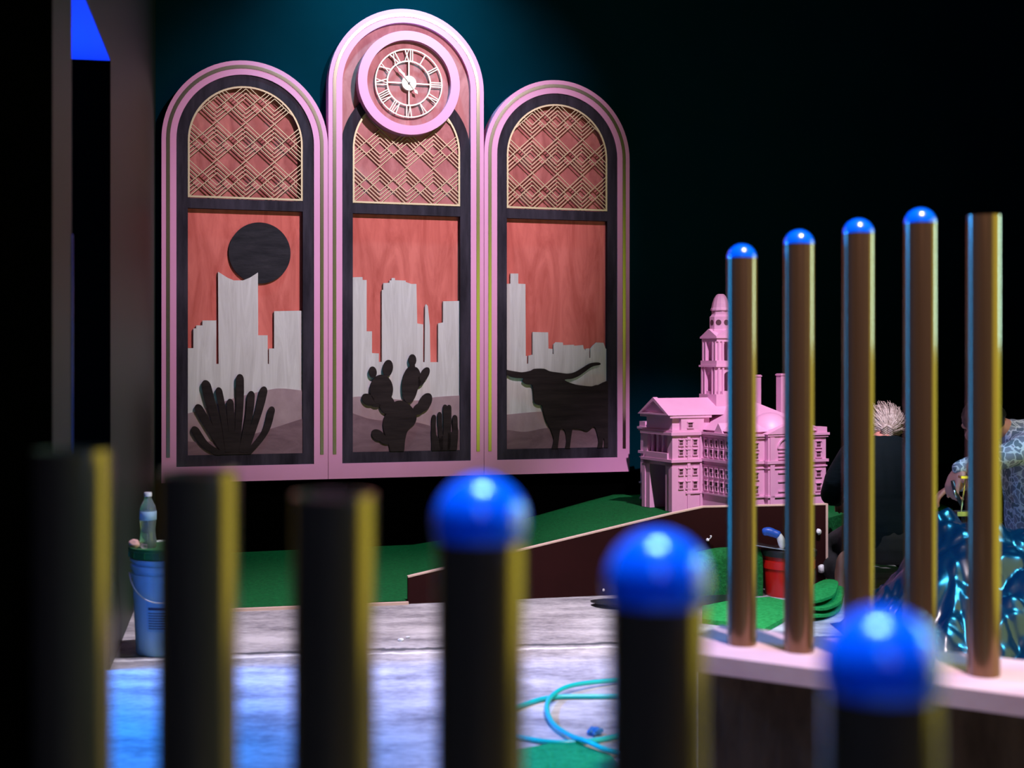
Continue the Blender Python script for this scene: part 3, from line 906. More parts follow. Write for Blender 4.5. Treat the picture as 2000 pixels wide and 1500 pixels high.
lathe(bm, [(.125, .458), (.118, .49), (.098, .525), (.070, .552), (.040, .568), (0.0, .574)], 24, pcx - .005, .11)
obj('pavilion_dome', bm, PK, ch, True)
# entrance arm: passage between two legs, colonnade above
bm = bmesh.new()
box(bm, -AK, .01, A0, A0 + .075, 0, .29); box(bm, -AK, .01, A1 - .075, A1, 0, .29)
box(bm, -AK, .01, A0, A1, .262, .31)
box(bm, -AK + .06, .01, A0, A1, .31, .56)
box(bm, -AK, -AK + .07, A0, A0 + .05, .31, .45); box(bm, -AK, -AK + .07, A1 - .05, A1, .31, .45)
box(bm, -AK - .012, .0, A0 - .012, A1 + .012, .284, .300)
box(bm, -AK - .010, -AK + .012, A0 + .04, A1 - .04, .300, .335)
box(bm, -AK - .014, .0, A0 - .014, A1 + .014, .440, .458)
box(bm, -AK - .004, .0, A0 - .004, A1 + .004, .458, .470)
for z_ in (.1,):
    box(bm, -AK + .09, .0, A0 - .008, A0 + .02, z_, z_ + .010)
for yy in (A0 - .006, A1 - .03):
    box(bm, -AK - .006, -AK + .03, yy, yy + .036, 0.0, .26)
box(bm, -AK + .10, -AK + .12, A0 - .006, A0 + .01, 0, .44)
box(bm, -.02, -.002, A0 - .006, A0 + .01, 0, .44)
obj('entrance_arm', bm, PK, ch)
bm = bmesh.new()
box(bm, -AK + .012, .06, A0 + .02, A1 - .02, .470, .545)
box(bm, -AK - .018, .06, A0 - .006, A1 + .006, .540, .556)
prof = [(A0 - .01, .556), (A1 + .01, .556), ((A0 + A1) / 2, .652)]
a_ = [bm.verts.new((-AK - .018, q[0], q[1])) for q in prof]; b_ = [bm.verts.new((.25, q[0], q[1])) for q in prof]
bm.faces.new(a_); bm.faces.new(b_[::-1])
for i in range(3):
    j = (i + 1) % 3; bm.faces.new((a_[i], b_[i], b_[j], a_[j]))
prof2 = [(A0 + .03, .565), (A1 - .03, .565), ((A0 + A1) / 2, .635)]
obj('arm_roof', bm, PK, ch)
bm = bmesh.new()
band(bm, [(A0 - .012, .556), (A1 + .012, .556), ((A0 + A1) / 2, .658)], [(A0 + .028, .566), (A1 - .028, .566), ((A0 + A1) / 2, .637)], 0, .03)
bmesh.ops.transform(bm, matrix=Matrix(((0, 1, 0, -AK - .032), (1, 0, 0, 0), (0, 0, 1, 0), (0, 0, 0, 1))), verts=bm.verts[:])
obj('pediment', bm, PK, ch)
for k in range(4):
    bm = bmesh.new()
    yy = A0 + .075 + k * (A1 - A0 - .15) / 3
    lathe(bm, [(0, .318), (.013, .318), (.013, .326), (.010, .332), (.0085, .425), (.012, .432), (.013, .441), (0, .441)], 14, -AK + .022, yy)
    obj('column', bm, PK, ch, True, 40)
# chimneys
for (x0, y0, top_) in ((.550, .60, .785), (.555, .34, .795)):
    bm = bmesh.new(); box(bm, x0 - .024, x0 + .024, y0 - .024, y0 + .024, .5, top_)
    box(bm, x0 - .028, x0 + .028, y0 - .028, y0 + .028, top_ - .012, top_ - .004)
    obj('chimney', bm, PK, ch)
# dormers on the left wing
bm = bmesh.new()
for yy in (.18,):
    prism(bm, [(yy - .045, .458), (yy + .045, .458), (yy, .515)], -.006, .12)
bmesh.ops.transform(bm, matrix=Matrix(((0, 1, 0, 0), (1, 0, 0, 0), (0, 0, 1, 0), (0, 0, 0, 1))), verts=bm.verts[:])
obj('dormer', bm, PK, ch)
# windows
rows = ((.045, .038), (.125, .050), (.205, .044), (.318, .040), (.375, .040))
for z0, h in rows[1:]:
    for k in range(6):
        add_window('A', (0, .040 + k * .054), z0, .022, h)
    for k in range(2):
        add_window('B', (.048 + k * .075, 0), z0, .030, h * .8)
        add_window('B', (.488 + k * .072, 0), z0, .030, h * .8)
    for k in range(3):
        add_window('B', (-.148 + k * .048, A0), z0 + .008, .024, h * .75)
add_window('B', (-.085, A0 + .0), .485, .03, .028)
# tower
tw = bpy.data.objects.new('clock_tower', None); link(tw, ch); tw.location = (.235, .515, 0)
tw['label'] = 'square tower with arched openings and dome'


def piers(bm, hs, pw, z0, z1, inset=.012):
    for sx_ in (-1, 1):
        for sy_ in (-1, 1):
            cx_, cy_ = sx_ * (hs - pw / 2), sy_ * (hs - pw / 2)
            box(bm, cx_ - pw / 2, cx_ + pw / 2, cy_ - pw / 2, cy_ + pw / 2, z0, z1)
            for q in (-.3, .3):
                box(bm, cx_ + q * pw - .006, cx_ + q * pw + .006, sy_ * (hs + .004) - .006, sy_ * (hs + .004) + .006, z0, z1)
                box(bm, sx_ * (hs + .004) - .006, sx_ * (hs + .004) + .006, cy_ + q * pw - .006, cy_ + q * pw + .006, z0, z1)


def arch_wall(bm, hs, pw, z0, z1, zr):
    """wall with a round-headed hole on all four sides"""
    r = hs - pw
    for side_ in range(4):
        a_ = side_ * PI / 2
        R = Matrix.Rotation(a_, 4, 'Z')
        n0 = len(bm.verts)
        pts = [(-r, z1), (-r, zr)] + [(-r * math.cos(PI * k / 12), zr + r * math.sin(PI * k / 12)) for k in range(1, 12)] + [(r, zr), (r, z1)]
        sub = bmesh.new(); prism(sub, pts, -hs + .002, -hs + .02)
        bmesh.ops.transform(sub, matrix=R, verts=sub.verts[:])
        me = bpy.data.meshes.new('t'); sub.to_mesh(me); sub.free(); bm.from_mesh(me); bpy.data.meshes.remove(me)


H = .080
bm = bmesh.new()
box(bm, -H - .012, H + .012, -H - .012, H + .012, .50, .672)
obj('plinth', bm, PK, tw)
bm = bmesh.new()
piers(bm, H, .050, .672, .840); arch_wall(bm, H, .050, .672, .840, .775)
box(bm, -H, H, -H, H, .672, .690)
box(bm, -H - .014, H + .014, -H - .014, H + .014, .834, .846); box(bm, -H - .006, H + .006, -H - .006, H + .006, .846, .872)
obj('lower_belfry', bm, PK, tw)
bm = bmesh.new(); H2 = .075
piers(bm, H2, .046, .872, .985); arch_wall(bm, H2, .046, .872, .985, .955)
box(bm, -H2 - .006, H2 + .006, -H2 - .006, H2 + .006, .985, 1.005)
box(bm, -H2 - .014, H2 + .014, -H2 - .014, H2 + .014, 1.005, 1.016)
for side_ in range(4):
    sub = bmesh.new(); prism(sub, [(-H2 - .012, 1.016), (H2 + .012, 1.016), (0, 1.062)], -H2 - .012, 0)
    bmesh.ops.transform(sub, matrix=Matrix.Rotation(side_ * PI / 2, 4, 'Z'), verts=sub.verts[:])
    me = bpy.data.meshes.new('t'); sub.to_mesh(me); sub.free(); bm.from_mesh(me); bpy.data.meshes.remove(me)
obj('upper_belfry', bm, PK, tw)
bm = bmesh.new()
lathe(bm, [(0, 1.03), (.071, 1.03), (.071, 1.055), (.066, 1.06), (.066, 1.135), (.058, 1.142), (.054, 1.15), (.054, 1.175), (0, 1.175)], 8)
bmesh.ops.rotate(bm, verts=bm.verts[:], cent=(0, 0, 0), matrix=Matrix.Rotation(PI / 8, 3, 'Z'))
obj('drum', bm, PK, tw)
for a_ in range(8):
    t = a_ * PI / 4
    bm = bmesh.new()
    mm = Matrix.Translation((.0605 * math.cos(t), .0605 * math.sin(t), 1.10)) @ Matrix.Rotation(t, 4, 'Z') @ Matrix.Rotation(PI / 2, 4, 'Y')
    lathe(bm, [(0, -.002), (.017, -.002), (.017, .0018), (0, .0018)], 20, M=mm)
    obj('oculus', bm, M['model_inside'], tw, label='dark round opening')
bm = bmesh.new()
lathe(bm, [(0, 1.172), (.060, 1.172), (.060, 1.180), (.055, 1.19), (.050, 1.215), (.040, 1.245), (.028, 1.264), (.018, 1.272), (0, 1.273)], 12)
obj('dome', bm, PK, tw)

# ------------------------------------------------------------------ brass pipe fence
DIA = 0.07
rear = [(1449, 505, 1258, 3.20), (1560.5, 478, 1269, 3.125), (1676.5, 457, 1283, 3.05), (1797.5, 437, 1300, 2.97), (1921, 421, 1317, 2.89)]
ZSLAB = 0.478
sl0 = Vector((.5526 - .115, 3.20 + .075, 0)); sl1 = Vector((1.40, 2.655, 0))
sd = (sl1 - sl0).normalized(); sn = Vector((sd.y, -sd.x, 0))      # towards the viewer
if sn.y > 0: sn = -sn


def slab_thing(path, lab, wf, wb, nm='fence_planter'):
    base = thing(nm, (path[0].x, path[0].y, 0), lab, 'low wall')
    O = Vector((path[0].x, path[0].y, 0))
    def strip(bm, f, b, z0, z1, e=0.0):
        F_, B_ = [], []
        n = len(path)
        for i, q in enumerate(path):
            t = (path[min(i + 1, n - 1)] - path[max(i - 1, 0)]).normalized()
            s_ = Vector((t.y, -t.x, 0))
            if s_.y > 0: s_ = -s_
            ext = t * (-e if i == 0 else e if i == n - 1 else 0)
            F_.append(q - O + s_ * f + ext); B_.append(q - O - s_ * b + ext)
        prism_z(bm, [v[:2] for v in F_] + [v[:2] for v in B_[::-1]], z0, z1)
    bm = bmesh.new(); strip(bm, wf, wb, ZSLAB - .042, ZSLAB); bevel_all(bm, .004, 2)
    obj('cap_slab', bm, M['slab_pink'], base, label='pink stone cap slab')
    bm = bmesh.new(); strip(bm, wf - .085, wb - .085, 0, ZSLAB - .042, -.06)
    obj('planter_wall', bm, M['planter_brown'], base, label='rough brown planter wall')
    return base


slab_thing([sl0, sl1], 'low brown wall with pink cap slab carrying the capped pipe row', .155, .185)


def make_pipe(x, y, zb, zt, cap, lift, lab, grp):
    o = thing('brass_pipe', (x, y, zb), lab, 'pipe', 0, grp)
    h = zt - zb; r = DIA / 2
    bm = bmesh.new()
    lathe(bm, [(0, 0), (r, 0), (r, h), (r - .004, h)], 48)
    b = obj('tube', bm, M['brass_pipe'], o, True, 30)
    bm = bmesh.new(); lathe(bm, [(0, h - .06), (r - .004, h - .06), (r - .004, h)], 32)
    obj('bore', bm, M['pipe_inside'], o, True, 30, label='dark hollow inside of the tube')
    if cap:
        bm = bmesh.new()
        rr = r + .0005 if lift < .002 else r + .0025
        prof = [(0, h + .001)] if lift < .002 else [(0, h - .02), (r - .006, h - .018)]
        if lift < .002: prof += [(rr, h + .001)]
        for k in range(0 if lift >= .002 else 1, 17):
            a_ = (-.28 if lift >= .002 else 0) + (PI / 2 + (.28 if lift >= .002 else 0)) * k / 16
            prof.append((rr * math.cos(a_), h + lift + rr * math.sin(a_)))
        prof[-1] = (0, prof[-1][1])
        lathe(bm, prof, 48)
        obj('cap', bm, M['blue_cap'], o, True, 60, label='glossy blue domed cap')
    return o


rear_lab = ['shortest far brass pipe with blue dome, left end of pink slab', 'far brass pipe with blue dome, second from left on pink slab', 'far brass pipe with blue dome, middle of five on pink slab',
            'tallest far brass pipe with blue dome, beside the uncapped one', 'uncapped far brass pipe on pink slab, right of the blue domed four']
for i, (cx_, yt, yb, dep) in enumerate(rear):
    q = at(cx_, yt, dep)
    make_pipe(q.x, dep, ZSLAB, q.z, i < 4, 0.0, rear_lab[i], 'far brass pipes on the pink slab')
front = [(142, 884, 1.215), (387, 927, 1.178), (652, 974, 1.125), (938, 1062, 1.045), (1284, 1188, .948), (1722, 1372, .822)]
front_lab = ['tallest blurred near brass pipe, uncapped, at far left', 'blurred near uncapped brass pipe in front of blue bucket', 'shortest uncapped blurred near brass pipe, beside a blue domed one',
             'blurred near brass pipe with blue dome below middle arched panel', 'blurred near brass pipe with blue dome before maroon ramp board', 'nearest blurred brass pipe with largest blue dome, bottom right']
fpath = []
for i, (cx_, yt, dep) in enumerate(front):
    X = (cx_ - 1000) / FPX * dep
    zt = EYE - (yt - HOR) / FPX * (dep - DIA / 2)
    fpath.append(Vector((X, dep, 0)))
    make_pipe(X, dep, ZSLAB, zt, i >= 3, .012, front_lab[i], 'near brass pipes in front of the camera')
fp = [fpath[0] + (fpath[0] - fpath[1])] + fpath + [fpath[-1] + (fpath[-1] - fpath[-2])]
slab_thing(fp, 'near low wall with pink cap slab below the blurred pipes', .12, .12)

# ------------------------------------------------------------------ bucket, lid, bottle by the left wall
bx_, by_ = -1.372, 5.32
bk = thing('bucket', (bx_, by_, 0), 'pale blue plastic bucket on the floor against the left wall', 'bucket')
bm = bmesh.new()
lathe(bm, [(0, 0), (.122, 0), (.126, .006), (.140, .300), (.146, .302), (.146, .318), (.141, .320), (.141, .334), (.148, .336), (.148, .352), (.141, .354), (.141, .366), (.149, .368), (.149, .378), (.142, .378), (.120, .01), (0, .01)], 48)
obj('body', bm, M['bucket_blue'], bk, True, 35)
bm = bmesh.new()
hp = [(.149 * math.cos(a_), .149 * math.sin(a_) , .322 - .105 * math.sin((a_ - 3.5) / (6.0 - 3.5) * PI)) for a_ in [3.5 + (6.0 - 3.5) * k / 24 for k in range(25)]]
hp = [(x * 1.02, y * (1.02), z) for x, y, z in hp]
tube_pts(bm, hp, .0028, 8)
obj('handle', bm, M['white_plastic'], bk, True, label='thin white wire handle')


def curved_patch(bm, r, a0, a1, z0, z1, n=10):
    V = [(bm.verts.new((r(z0) * math.cos(t), r(z0) * math.sin(t), z0)), bm.verts.new((r(z1) * math.cos(t), r(z1) * math.sin(t), z1))) for t in (a0 + (a1 - a0) * k / n for k in range(n + 1))]
    for A, B in zip(V, V[1:]):
        bm.faces.new((A[0], B[0], B[1], A[1]))


rr_ = lambda z: .1268 + .0475 * z
bm = bmesh.new(); curved_patch(bm, rr_, 4.30, 5.9, .10, .225)
obj('label', bm, M['label_panel'], bk, label='blue printed label panel')
bm = bmesh.new(); r2 = lambda z: rr_(z) + .0006
curved_patch(bm, r2, 4.36, 5.8, .186, .196)
for k in range(7):
    curved_patch(bm, r2, 4.36, 5.4 + .3 * (k % 2), .172 - k * .010, .1755 - k * .010)
obj('print', bm, M['label_ink'], bk, label='dark lines of print on the label')
ld = thing('green_tub', (bx_, by_, .3785), 'dark green round tub stacked on the blue bucket', 'lid')  # the green lid that closes the blue bucket
bm = bmesh.new()
lathe(bm, [(0, .0), (.138, .0), (.150, .004), (.152, .030), (.156, .034), (.156, .044), (.149, .046), (.144, .040), (0, .036)], 48)
obj('tub_body', bm, M['lid_green'], ld, True, 35)
bm = bmesh.new()
for k in range(16):
    t = 2 * PI * k / 16
    box(bm, -.002, .002, -.006, 0.0, .006, .032, Matrix.Rotation(t, 4, 'Z') @ Matrix.Translation((0, -.150, 0)))
obj('tub_rib', bm, M['lid_green'], ld)
bt = thing('water_bottle', (bx_ - .075 + .0, by_ - .03, .3785 + .0365), 'clear water bottle with pale label standing on green lid', 'bottle')
bm = bmesh.new()
lathe(bm, [(0, .004), (.026, 0), (.032, .006), (.033, .03), (.030, .05), (.028, .075), (.031, .10), (.032, .115), (.032, .150), (.028, .168), (.017, .190), (.0135, .200), (.0135, .208)], 32)
obj('bottle_body', bm, M['clear_plastic'], bt, True)
bm = bmesh.new(); lathe(bm, [(.0325, .112), (.0332, .113), (.0332, .146), (.0325, .147)], 32)
obj('bottle_label', bm, M['bottle_label'], bt, True, label='pale blue label')
bm = bmesh.new(); lathe(bm, [(.0135, .205), (.0155, .205), (.0155, .219), (.014, .221), (0, .221)], 24)
obj('bottle_cap', bm, M['white_plastic'], bt, True, 40, label='white screw cap')
bm = bmesh.new()
bmesh.ops.create_icosphere(bm, subdivisions=3, radius=.022)
for v in bm.verts:
    v.co = v.co * (1 + .35 * noise.noise(v.co * 60)); v.co.z = v.co.z * .8
o = obj('rag', bm, M['pink_rag'], None, True); o.location = (bx_ - .118, by_ - .062, .3785 + .058)
tag(o, 'small crumpled pink rag on green lid beside the bottle', 'rag')

# ------------------------------------------------------------------ floor clutter
# teal hose
hz = .009
hp = [(1330, 1352), (1260, 1356), (1190, 1360), (1080, 1362), (1020, 1378), (968, 1402), (975, 1428), (1020, 1441), (1070, 1449), (1120, 1450), (1190, 1441), (1270, 1415), (1330, 1380), (1300, 1343), (1240, 1331), (1190, 1333), (1120, 1346), (1084, 1362), (1068, 1386), (1078, 1414), (1110, 1440), (1150, 1460), (1190, 1472), (1260, 1480), (1330, 1470)]
P = [onfloor(x, y, hz) for x, y in hp]
for i in (16, 17, 18):
    P[i].z += .014
for i in (15, 14, 19):
    P[i].z += .006
P[21].z += .016; P[20].z += .008; P[22].z += .008
bm = bmesh.new(); tube_pts(bm, smooth_path(P, 10), .0082, 10)
tag(obj('hose', bm, M['hose_teal'], None, True), 'teal rubber hose lying in loops on the concrete floor', 'hose')


def sheet(name, pix, h, mat, lab, cat, group=None, wave=.0, seed=0, th=.012, zoff=0.0, pts=None):
    """flat flexible sheet from a floor outline, gently waved"""
    C = [onfloor(x, y) for x, y in pix] if pts is None else pts
    C = [v for v in smooth_path(C, 3, True)] if wave else C
    c = sum(C, Vector()) / len(C)
    bm = bmesh.new()
    rings = 6; rows_ = []
    for k in range(1, rings + 1):
        row = []
        for v in C:
            q = c.lerp(v, k / rings)
            zz = zoff + h + wave * (0.5 + noise.noise(Vector((q.x * 5 + seed, q.y * 5, seed)))) * 1.0
            row.append((bm.verts.new((q.x, q.y, zz + th)), bm.verts.new((q.x, q.y, zz))))
        rows_.append(row)
    zc = zoff + h + wave * (0.5 + noise.noise(Vector((c.x * 5 + seed, c.y * 5, seed))))
    ct = bm.verts.new((c.x, c.y, zc + th)); cb = bm.verts.new((c.x, c.y, zc))
    n = len(C)
    for j in range(n):
        l = (j + 1) % n
        bm.faces.new((ct, rows_[0][j][0], rows_[0][l][0])); bm.faces.new((cb, rows_[0][l][1], rows_[0][j][1]))
        for A, B in zip(rows_, rows_[1:]):
            bm.faces.new((A[j][0], B[j][0], B[l][0], A[l][0])); bm.faces.new((A[j][1], A[l][1], B[l][1], B[j][1]))
        bm.faces.new((rows_[-1][j][0], rows_[-1][j][1], rows_[-1][l][1], rows_[-1][l][0]))
    return tag(obj(name, bm, mat, None, True, 50), lab, cat, group)


sheet('turf_offcut', [(960, 1478), (1110, 1449), (1190, 1478), (1230, 1530), (960, 1545)], 0.001, M['turf_teal'], 'green turf offcut on the floor under the teal hose', 'turf', 'turf offcuts on the floor', th=.006)
sheet('turf_offcut', [(1372, 1192), (1440, 1178), (1502, 1174), (1540, 1182), (1545, 1208), (1492, 1238), (1440, 1226), (1372, 1218)], 0.001, M['turf_bright'], 'bright green turf piece lying flat before the red bucket', 'turf', 'turf offcuts on the floor', th=.02)
base_px = [(1562, 1200), (1585, 1180), (1615, 1168), (1645, 1170), (1640, 1195), (1610, 1212), (1572, 1214)]
for k, (dx, sc) in enumerate(((0, 1.0), (6, .93), (-3, .86))):
    sheet('turf_layer', [(1600 + (x - 1600) * sc + dx, 1188 + (y - 1188) * sc - k * 1) for x, y in base_px], 0.001 + k * .032, M['turf_bright'],
          ['lowest turf sheet of the pile beside the red bucket', 'middle turf sheet of the pile beside the red bucket', 'top turf sheet of the pile beside the red bucket'][k], 'turf', 'piled turf sheets', wave=.018, seed=3 + k * .2, th=.012)
# folded turf hump
o = thing('folded_turf', (1.035, 6.575, 0), 'folded green turf hump standing before the maroon board', 'turf')
bm = bmesh.new()
W0, D0, H0, TH = .38, .13, .236, .018
prof = []
for k in range(25):
    t = PI * k / 24
    prof.append((-D0 / 2 * math.cos(t) * 1.0, H0 - .062 + .062 * math.sin(t)))
prof = [(-D0 / 2, 0.0), (-D0 / 2, .07)] + prof + [(D0 / 2, .07), (D0 / 2, 0.0)]
nu = 18
grid = []
for i in range(nu + 1):
    u = -W0 / 2 + W0 * i / nu
    drop = .035 * max(0, -u / (W0 / 2)) ** 1.5
    row = []
    for off in (0, 1):
        for j, (d, z) in enumerate(prof):
            f = 1 - off * TH / (D0 / 2)
            zz = z - (TH * off if z > .1 else 0)
            wob = .008 * noise.noise(Vector((u * 6, d * 6, zz * 6)))
            row.append(bm.verts.new((u, d * f + wob, max(0, zz - drop * (zz / H0)))))
    grid.append(row)
m_ = len(prof)
for A, B in zip(grid, grid[1:]):
    for j in range(m_ - 1):
        bm.faces.new((A[j], A[j + 1], B[j + 1], B[j])); bm.faces.new((A[m_ + j], B[m_ + j], B[m_ + j + 1], A[m_ + j + 1]))
    bm.faces.new((A[0], B[0], B[m_], A[m_])); bm.faces.new((A[m_ - 1], A[2 * m_ - 1], B[2 * m_ - 1], B[m_ - 1]))
for R_ in (grid[0], grid[-1]):
    for j in range(m_ - 1):
        bm.faces.new((R_[j], R_[m_ + j], R_[m_ + j + 1], R_[j + 1]))
obj('turf_sheet', bm, M['turf_mid'], o, True, 50)
o.rotation_euler = (0, 0, RA)
# red bucket with black rim
rb = thing('red_bucket', (1.372, 6.60, 0), 'small red bucket with black rim beside folded turf', 'bucket')
bm = bmesh.new(); lathe(bm, [(0, 0), (.112, 0), (.115, .006), (.124, .135), (.130, .137), (.130, .175), (.125, .177), (.126, .205), (.120, .205), (.108, .01), (0, .01)], 40)
obj('body', bm, M['red_plastic'], rb, True, 35)
bm = bmesh.new(); lathe(bm, [(.1265, .196), (.137, .198), (.138, .224), (.130, .228), (.10, .229), (0, .229)], 40)
obj('lid', bm, M['black_plastic'], rb, True, 35, label='black lid')
sheet('turf_scrap', None, 0, M['turf_bright'], 'small green turf scrap on the lid of the red bucket', 'turf', th=.008, pts=[Vector((1.372 + .10 * math.cos(t) * (1 + .2 * math.sin(3 * t)), 6.60 + .09 * math.sin(t), .2295)) for t in (2 * PI * k / 14 for k in range(14))])
tr = thing('trowel', (1.300, 6.555, .2385), 'steel trowel with blue and white grip on the red bucket', 'trowel', math.radians(-18))
bm = bmesh.new(); box(bm, -.13, .10, -.045, .045, 0, .0035, Matrix.Rotation(.12, 4, 'Y')); obj('blade', bm, M['steel'], tr)
bm = bmesh.new(); tube_pts(bm, smooth_path([(.03, 0, -.002), (.028, 0, .02), (.022, 0, .045), (.012, 0, .062)], 6), [.008, .010, .012, .0145, .016, .017, .0175, .018, .0185, .019, .019, .019, .018, .0175, .017, .0165, .016, .016, .016], 12)
obj('stem', bm, M['white_plastic'], tr, True, label='white stem of the grip')
bm = bmesh.new(); tube_pts(bm, smooth_path([(.020, 0, .060), (-.01, 0, .070), (-.04, 0, .078), (-.066, 0, .072)], 6), [.012, .017, .019, .020, .020, .020, .020, .021, .022, .022, .022, .022, .021, .021, .020, .020, .018, .015, .009], 12)
obj('grip', bm, M['blue_grip'], tr, True, label='blue grip')
# black plastic sheet on floor by the board
sheet('plastic_sheet', [(1153, 1181), (1180, 1190), (1250, 1192), (1330, 1190), (1420, 1181), (1440, 1172), (1415, 1168), (1300, 1172), (1200, 1176)], 0.002, M['black_plastic'], 'flat black plastic sheet on the floor before the maroon board', 'sheet', wave=.022, seed=1.3, th=.004)
# crumpled paper by the turf pile


def crumple(bm, r, seed, flat=.6, sub=3, amp=.55):
    bmesh.ops.create_icosphere(bm, subdivisions=sub, radius=r)
    for v in bm.verts:
        d = v.co.normalized()
        f = noise.noise(d * 2.2 + Vector((seed, seed, 0))) + .5 * noise.noise(d * 5.1 + Vector((0, seed, seed)))
        v.co = d * r * (1 + amp * f); v.co.z *= flat


for k, (x, y, r, lab) in enumerate(((1602, 1150, .036, 'larger crumpled white paper towel on the floor behind the piled turf'), (1606, 1138, .028, 'smaller crumpled white paper towel behind the larger one'))):
    bm = bmesh.new(); crumple(bm, r, 4.7 + k, .5)
    zc = min(v.co.z for v in bm.verts)
    o = obj('paper_towel', bm, M['paper']); q = at(x, y, 6.60 if k == 0 else 6.70)
    o.location = (q.x, q.y, -zc + .001)
    tag(o, lab, 'paper', 'paper towels by the turf pile')
for k, (x, y, r) in enumerate(((783, 1252, .011), (797, 1246, .008))):
    bm = bmesh.new(); crumple(bm, r, 9.1 + k, .45, 2)
    zc = min(v.co.z for v in bm.verts); q = onfloor(x, y)
    o = obj('paper_scrap', bm, M['paper']); o.location = (q.x, q.y, -zc + .0005)
    tag(o, ('larger' if k == 0 else 'smaller') + ' of two tiny white scraps on the concrete floor', 'scrap', 'white scraps on the floor')

bm = bmesh.new(); crumple(bm, .022, 6.3, .5, 3, .6)
zc = min(v.co.z for v in bm.verts); q = onfloor(1163, 1436)
M['tape_blue'] = base_mat('tape_blue', (0.01, 0.12, 0.35), 0.5)
o = obj('tape_scrap', bm, M['tape_blue']); o.location = (q.x, q.y, -zc + .0005)
tag(o, 'small crumpled dark blue tape scrap between the teal hose loops', 'tape')

# ------------------------------------------------------------------ black plastic film heap
bm = bmesh.new()
NU, NV = 150, 84
film = thing('plastic_bag', (2.02, 5.5, 0), 'big crumpled shiny black plastic bag behind the pink slab', 'bag')


def film_h(x, y):
    # heap profile in metres round its foot, with long straight ridges and creases
    prof_ = [(-.62, .0), (-.54, .15), (-.41, .34), (-.264, .51), (-.20, .535), (-.1, .51), (.01, .49), (.10, .43), (.30, .38), (.60, .25), (.76, 0)]
    z = 0
    for (a0, z0), (a1, z1) in zip(prof_, prof_[1:]):
        if a0 <= x <= a1:
            z = z0 + (z1 - z0) * (x - a0) / (a1 - a0)
    g = 1 - (max(0, -y - .04) / .60) ** 1.1 if y < -.04 else 1 - (max(0, y) / .40) ** 2
    return z * max(0, g)


G = []
for i in range(NU + 1):
    row = []
    for j in range(NV + 1):
        x = -.62 + 1.36 * i / NU; y = -.66 + 1.02 * j / NV
        z = film_h(x, y)
        e = min(1, z / .06)
        pv = Vector((x * 1.2 + y * .8, y * 2.0 - x * .9, .3))
        vd, vp = noise.voronoi(pv * 2.5)
        fold = min(.5, vd[1] - vd[0])
        ve, _q = noise.voronoi(pv * 6.0 + Vector((3, 1, 2))); fine = min(.5, ve[1] - ve[0])
        n1 = noise.noise(Vector((x * 5, y * 7, 2.0)))
        rid = 1 - abs(noise.noise(Vector((x * 3.2 + 7, y * 4.6 - x * 2.0, 5.0)))) * 2
        z2 = z + e * (.13 * (fold - .25) + .035 * (fine - .25) + .015 * n1 + .045 * (rid - .6))
        row.append(bm.verts.new((x, y + e * .03 * noise.noise(Vector((x * 6, z * 8, 1))), max(.004, z2))))
    G.append(row)
for i in range(NU):
    for j in range(NV):
        bm.faces.new((G[i][j], G[i + 1][j], G[i + 1][j + 1], G[i][j + 1]))
rim_ = [G[i][0] for i in range(NU + 1)] + [G[NU][j] for j in range(1, NV + 1)] + [G[i][NV] for i in range(NU - 1, -1, -1)] + [G[0][j] for j in range(NV - 1, 0, -1)]
lowv = [bm.verts.new((v.co.x, v.co.y, 0)) for v in rim_]
for k in range(len(rim_)):
    l = (k + 1) % len(rim_)
    bm.faces.new((rim_[k], rim_[l], lowv[l], lowv[k]))
bm.faces.new(lowv)
obj('film', bm, M['black_film'], film, True)

# ------------------------------------------------------------------ people


def skin(name, nodes, edges, mat, parent, lat=(1, 0, 0), voxel=0.010, it=6, label=None):
    """one continuous surface grown round a skeleton: tapered limbs fused and smoothed.
    a node's radius is a number, or (half width along lat, half depth)"""
    lat = Vector(lat).normalized()
    bm = bmesh.new()

    def ball(c, r):
        vs_ = bmesh.ops.create_icosphere(bm, subdivisions=2, radius=r)['verts']
        bmesh.ops.translate(bm, vec=c, verts=vs_)

    def cone(p, q, r0, r1):
        if (q - p).length > 1e-4:
            tube_pts(bm, [p, q], [r0, r1], 14)
    spec = []
    for n in nodes:
        r = n[3]
        a_, b_ = r if isinstance(r, tuple) else (r, r)
        if a_ < b_: b_ = a_
        spec.append((Vector(n[:3]), b_, a_ - b_))
    for c, r, o in spec:
        for k in ((-1, 0, 1) if o > 1e-4 else (0,)):
            ball(c + lat * o * k, r)
    for i, j in edges:
        (c0, r0, o0), (c1, r1, o1) = spec[i], spec[j]
        for k in ((-1, 0, 1) if o0 + o1 > 1e-4 else (0,)):
            cone(c0 + lat * o0 * k, c1 + lat * o1 * k, r0, r1)
    o = obj(name, bm, mat, parent, True)
    md = o.modifiers.new('fuse', 'REMESH'); md.mode = 'VOXEL'; md.voxel_size = voxel; md.use_smooth_shade = True
    sm_ = o.modifiers.new('smooth', 'SMOOTH'); sm_.factor = 0.5; sm_.iterations = it
    if label: o['label'] = label
    return o


def chain(nodes, edges, start, pts):
    prev = start
    for q in pts:
        nodes.append(q); edges.append((prev, len(nodes) - 1)); prev = len(nodes) - 1
    return prev


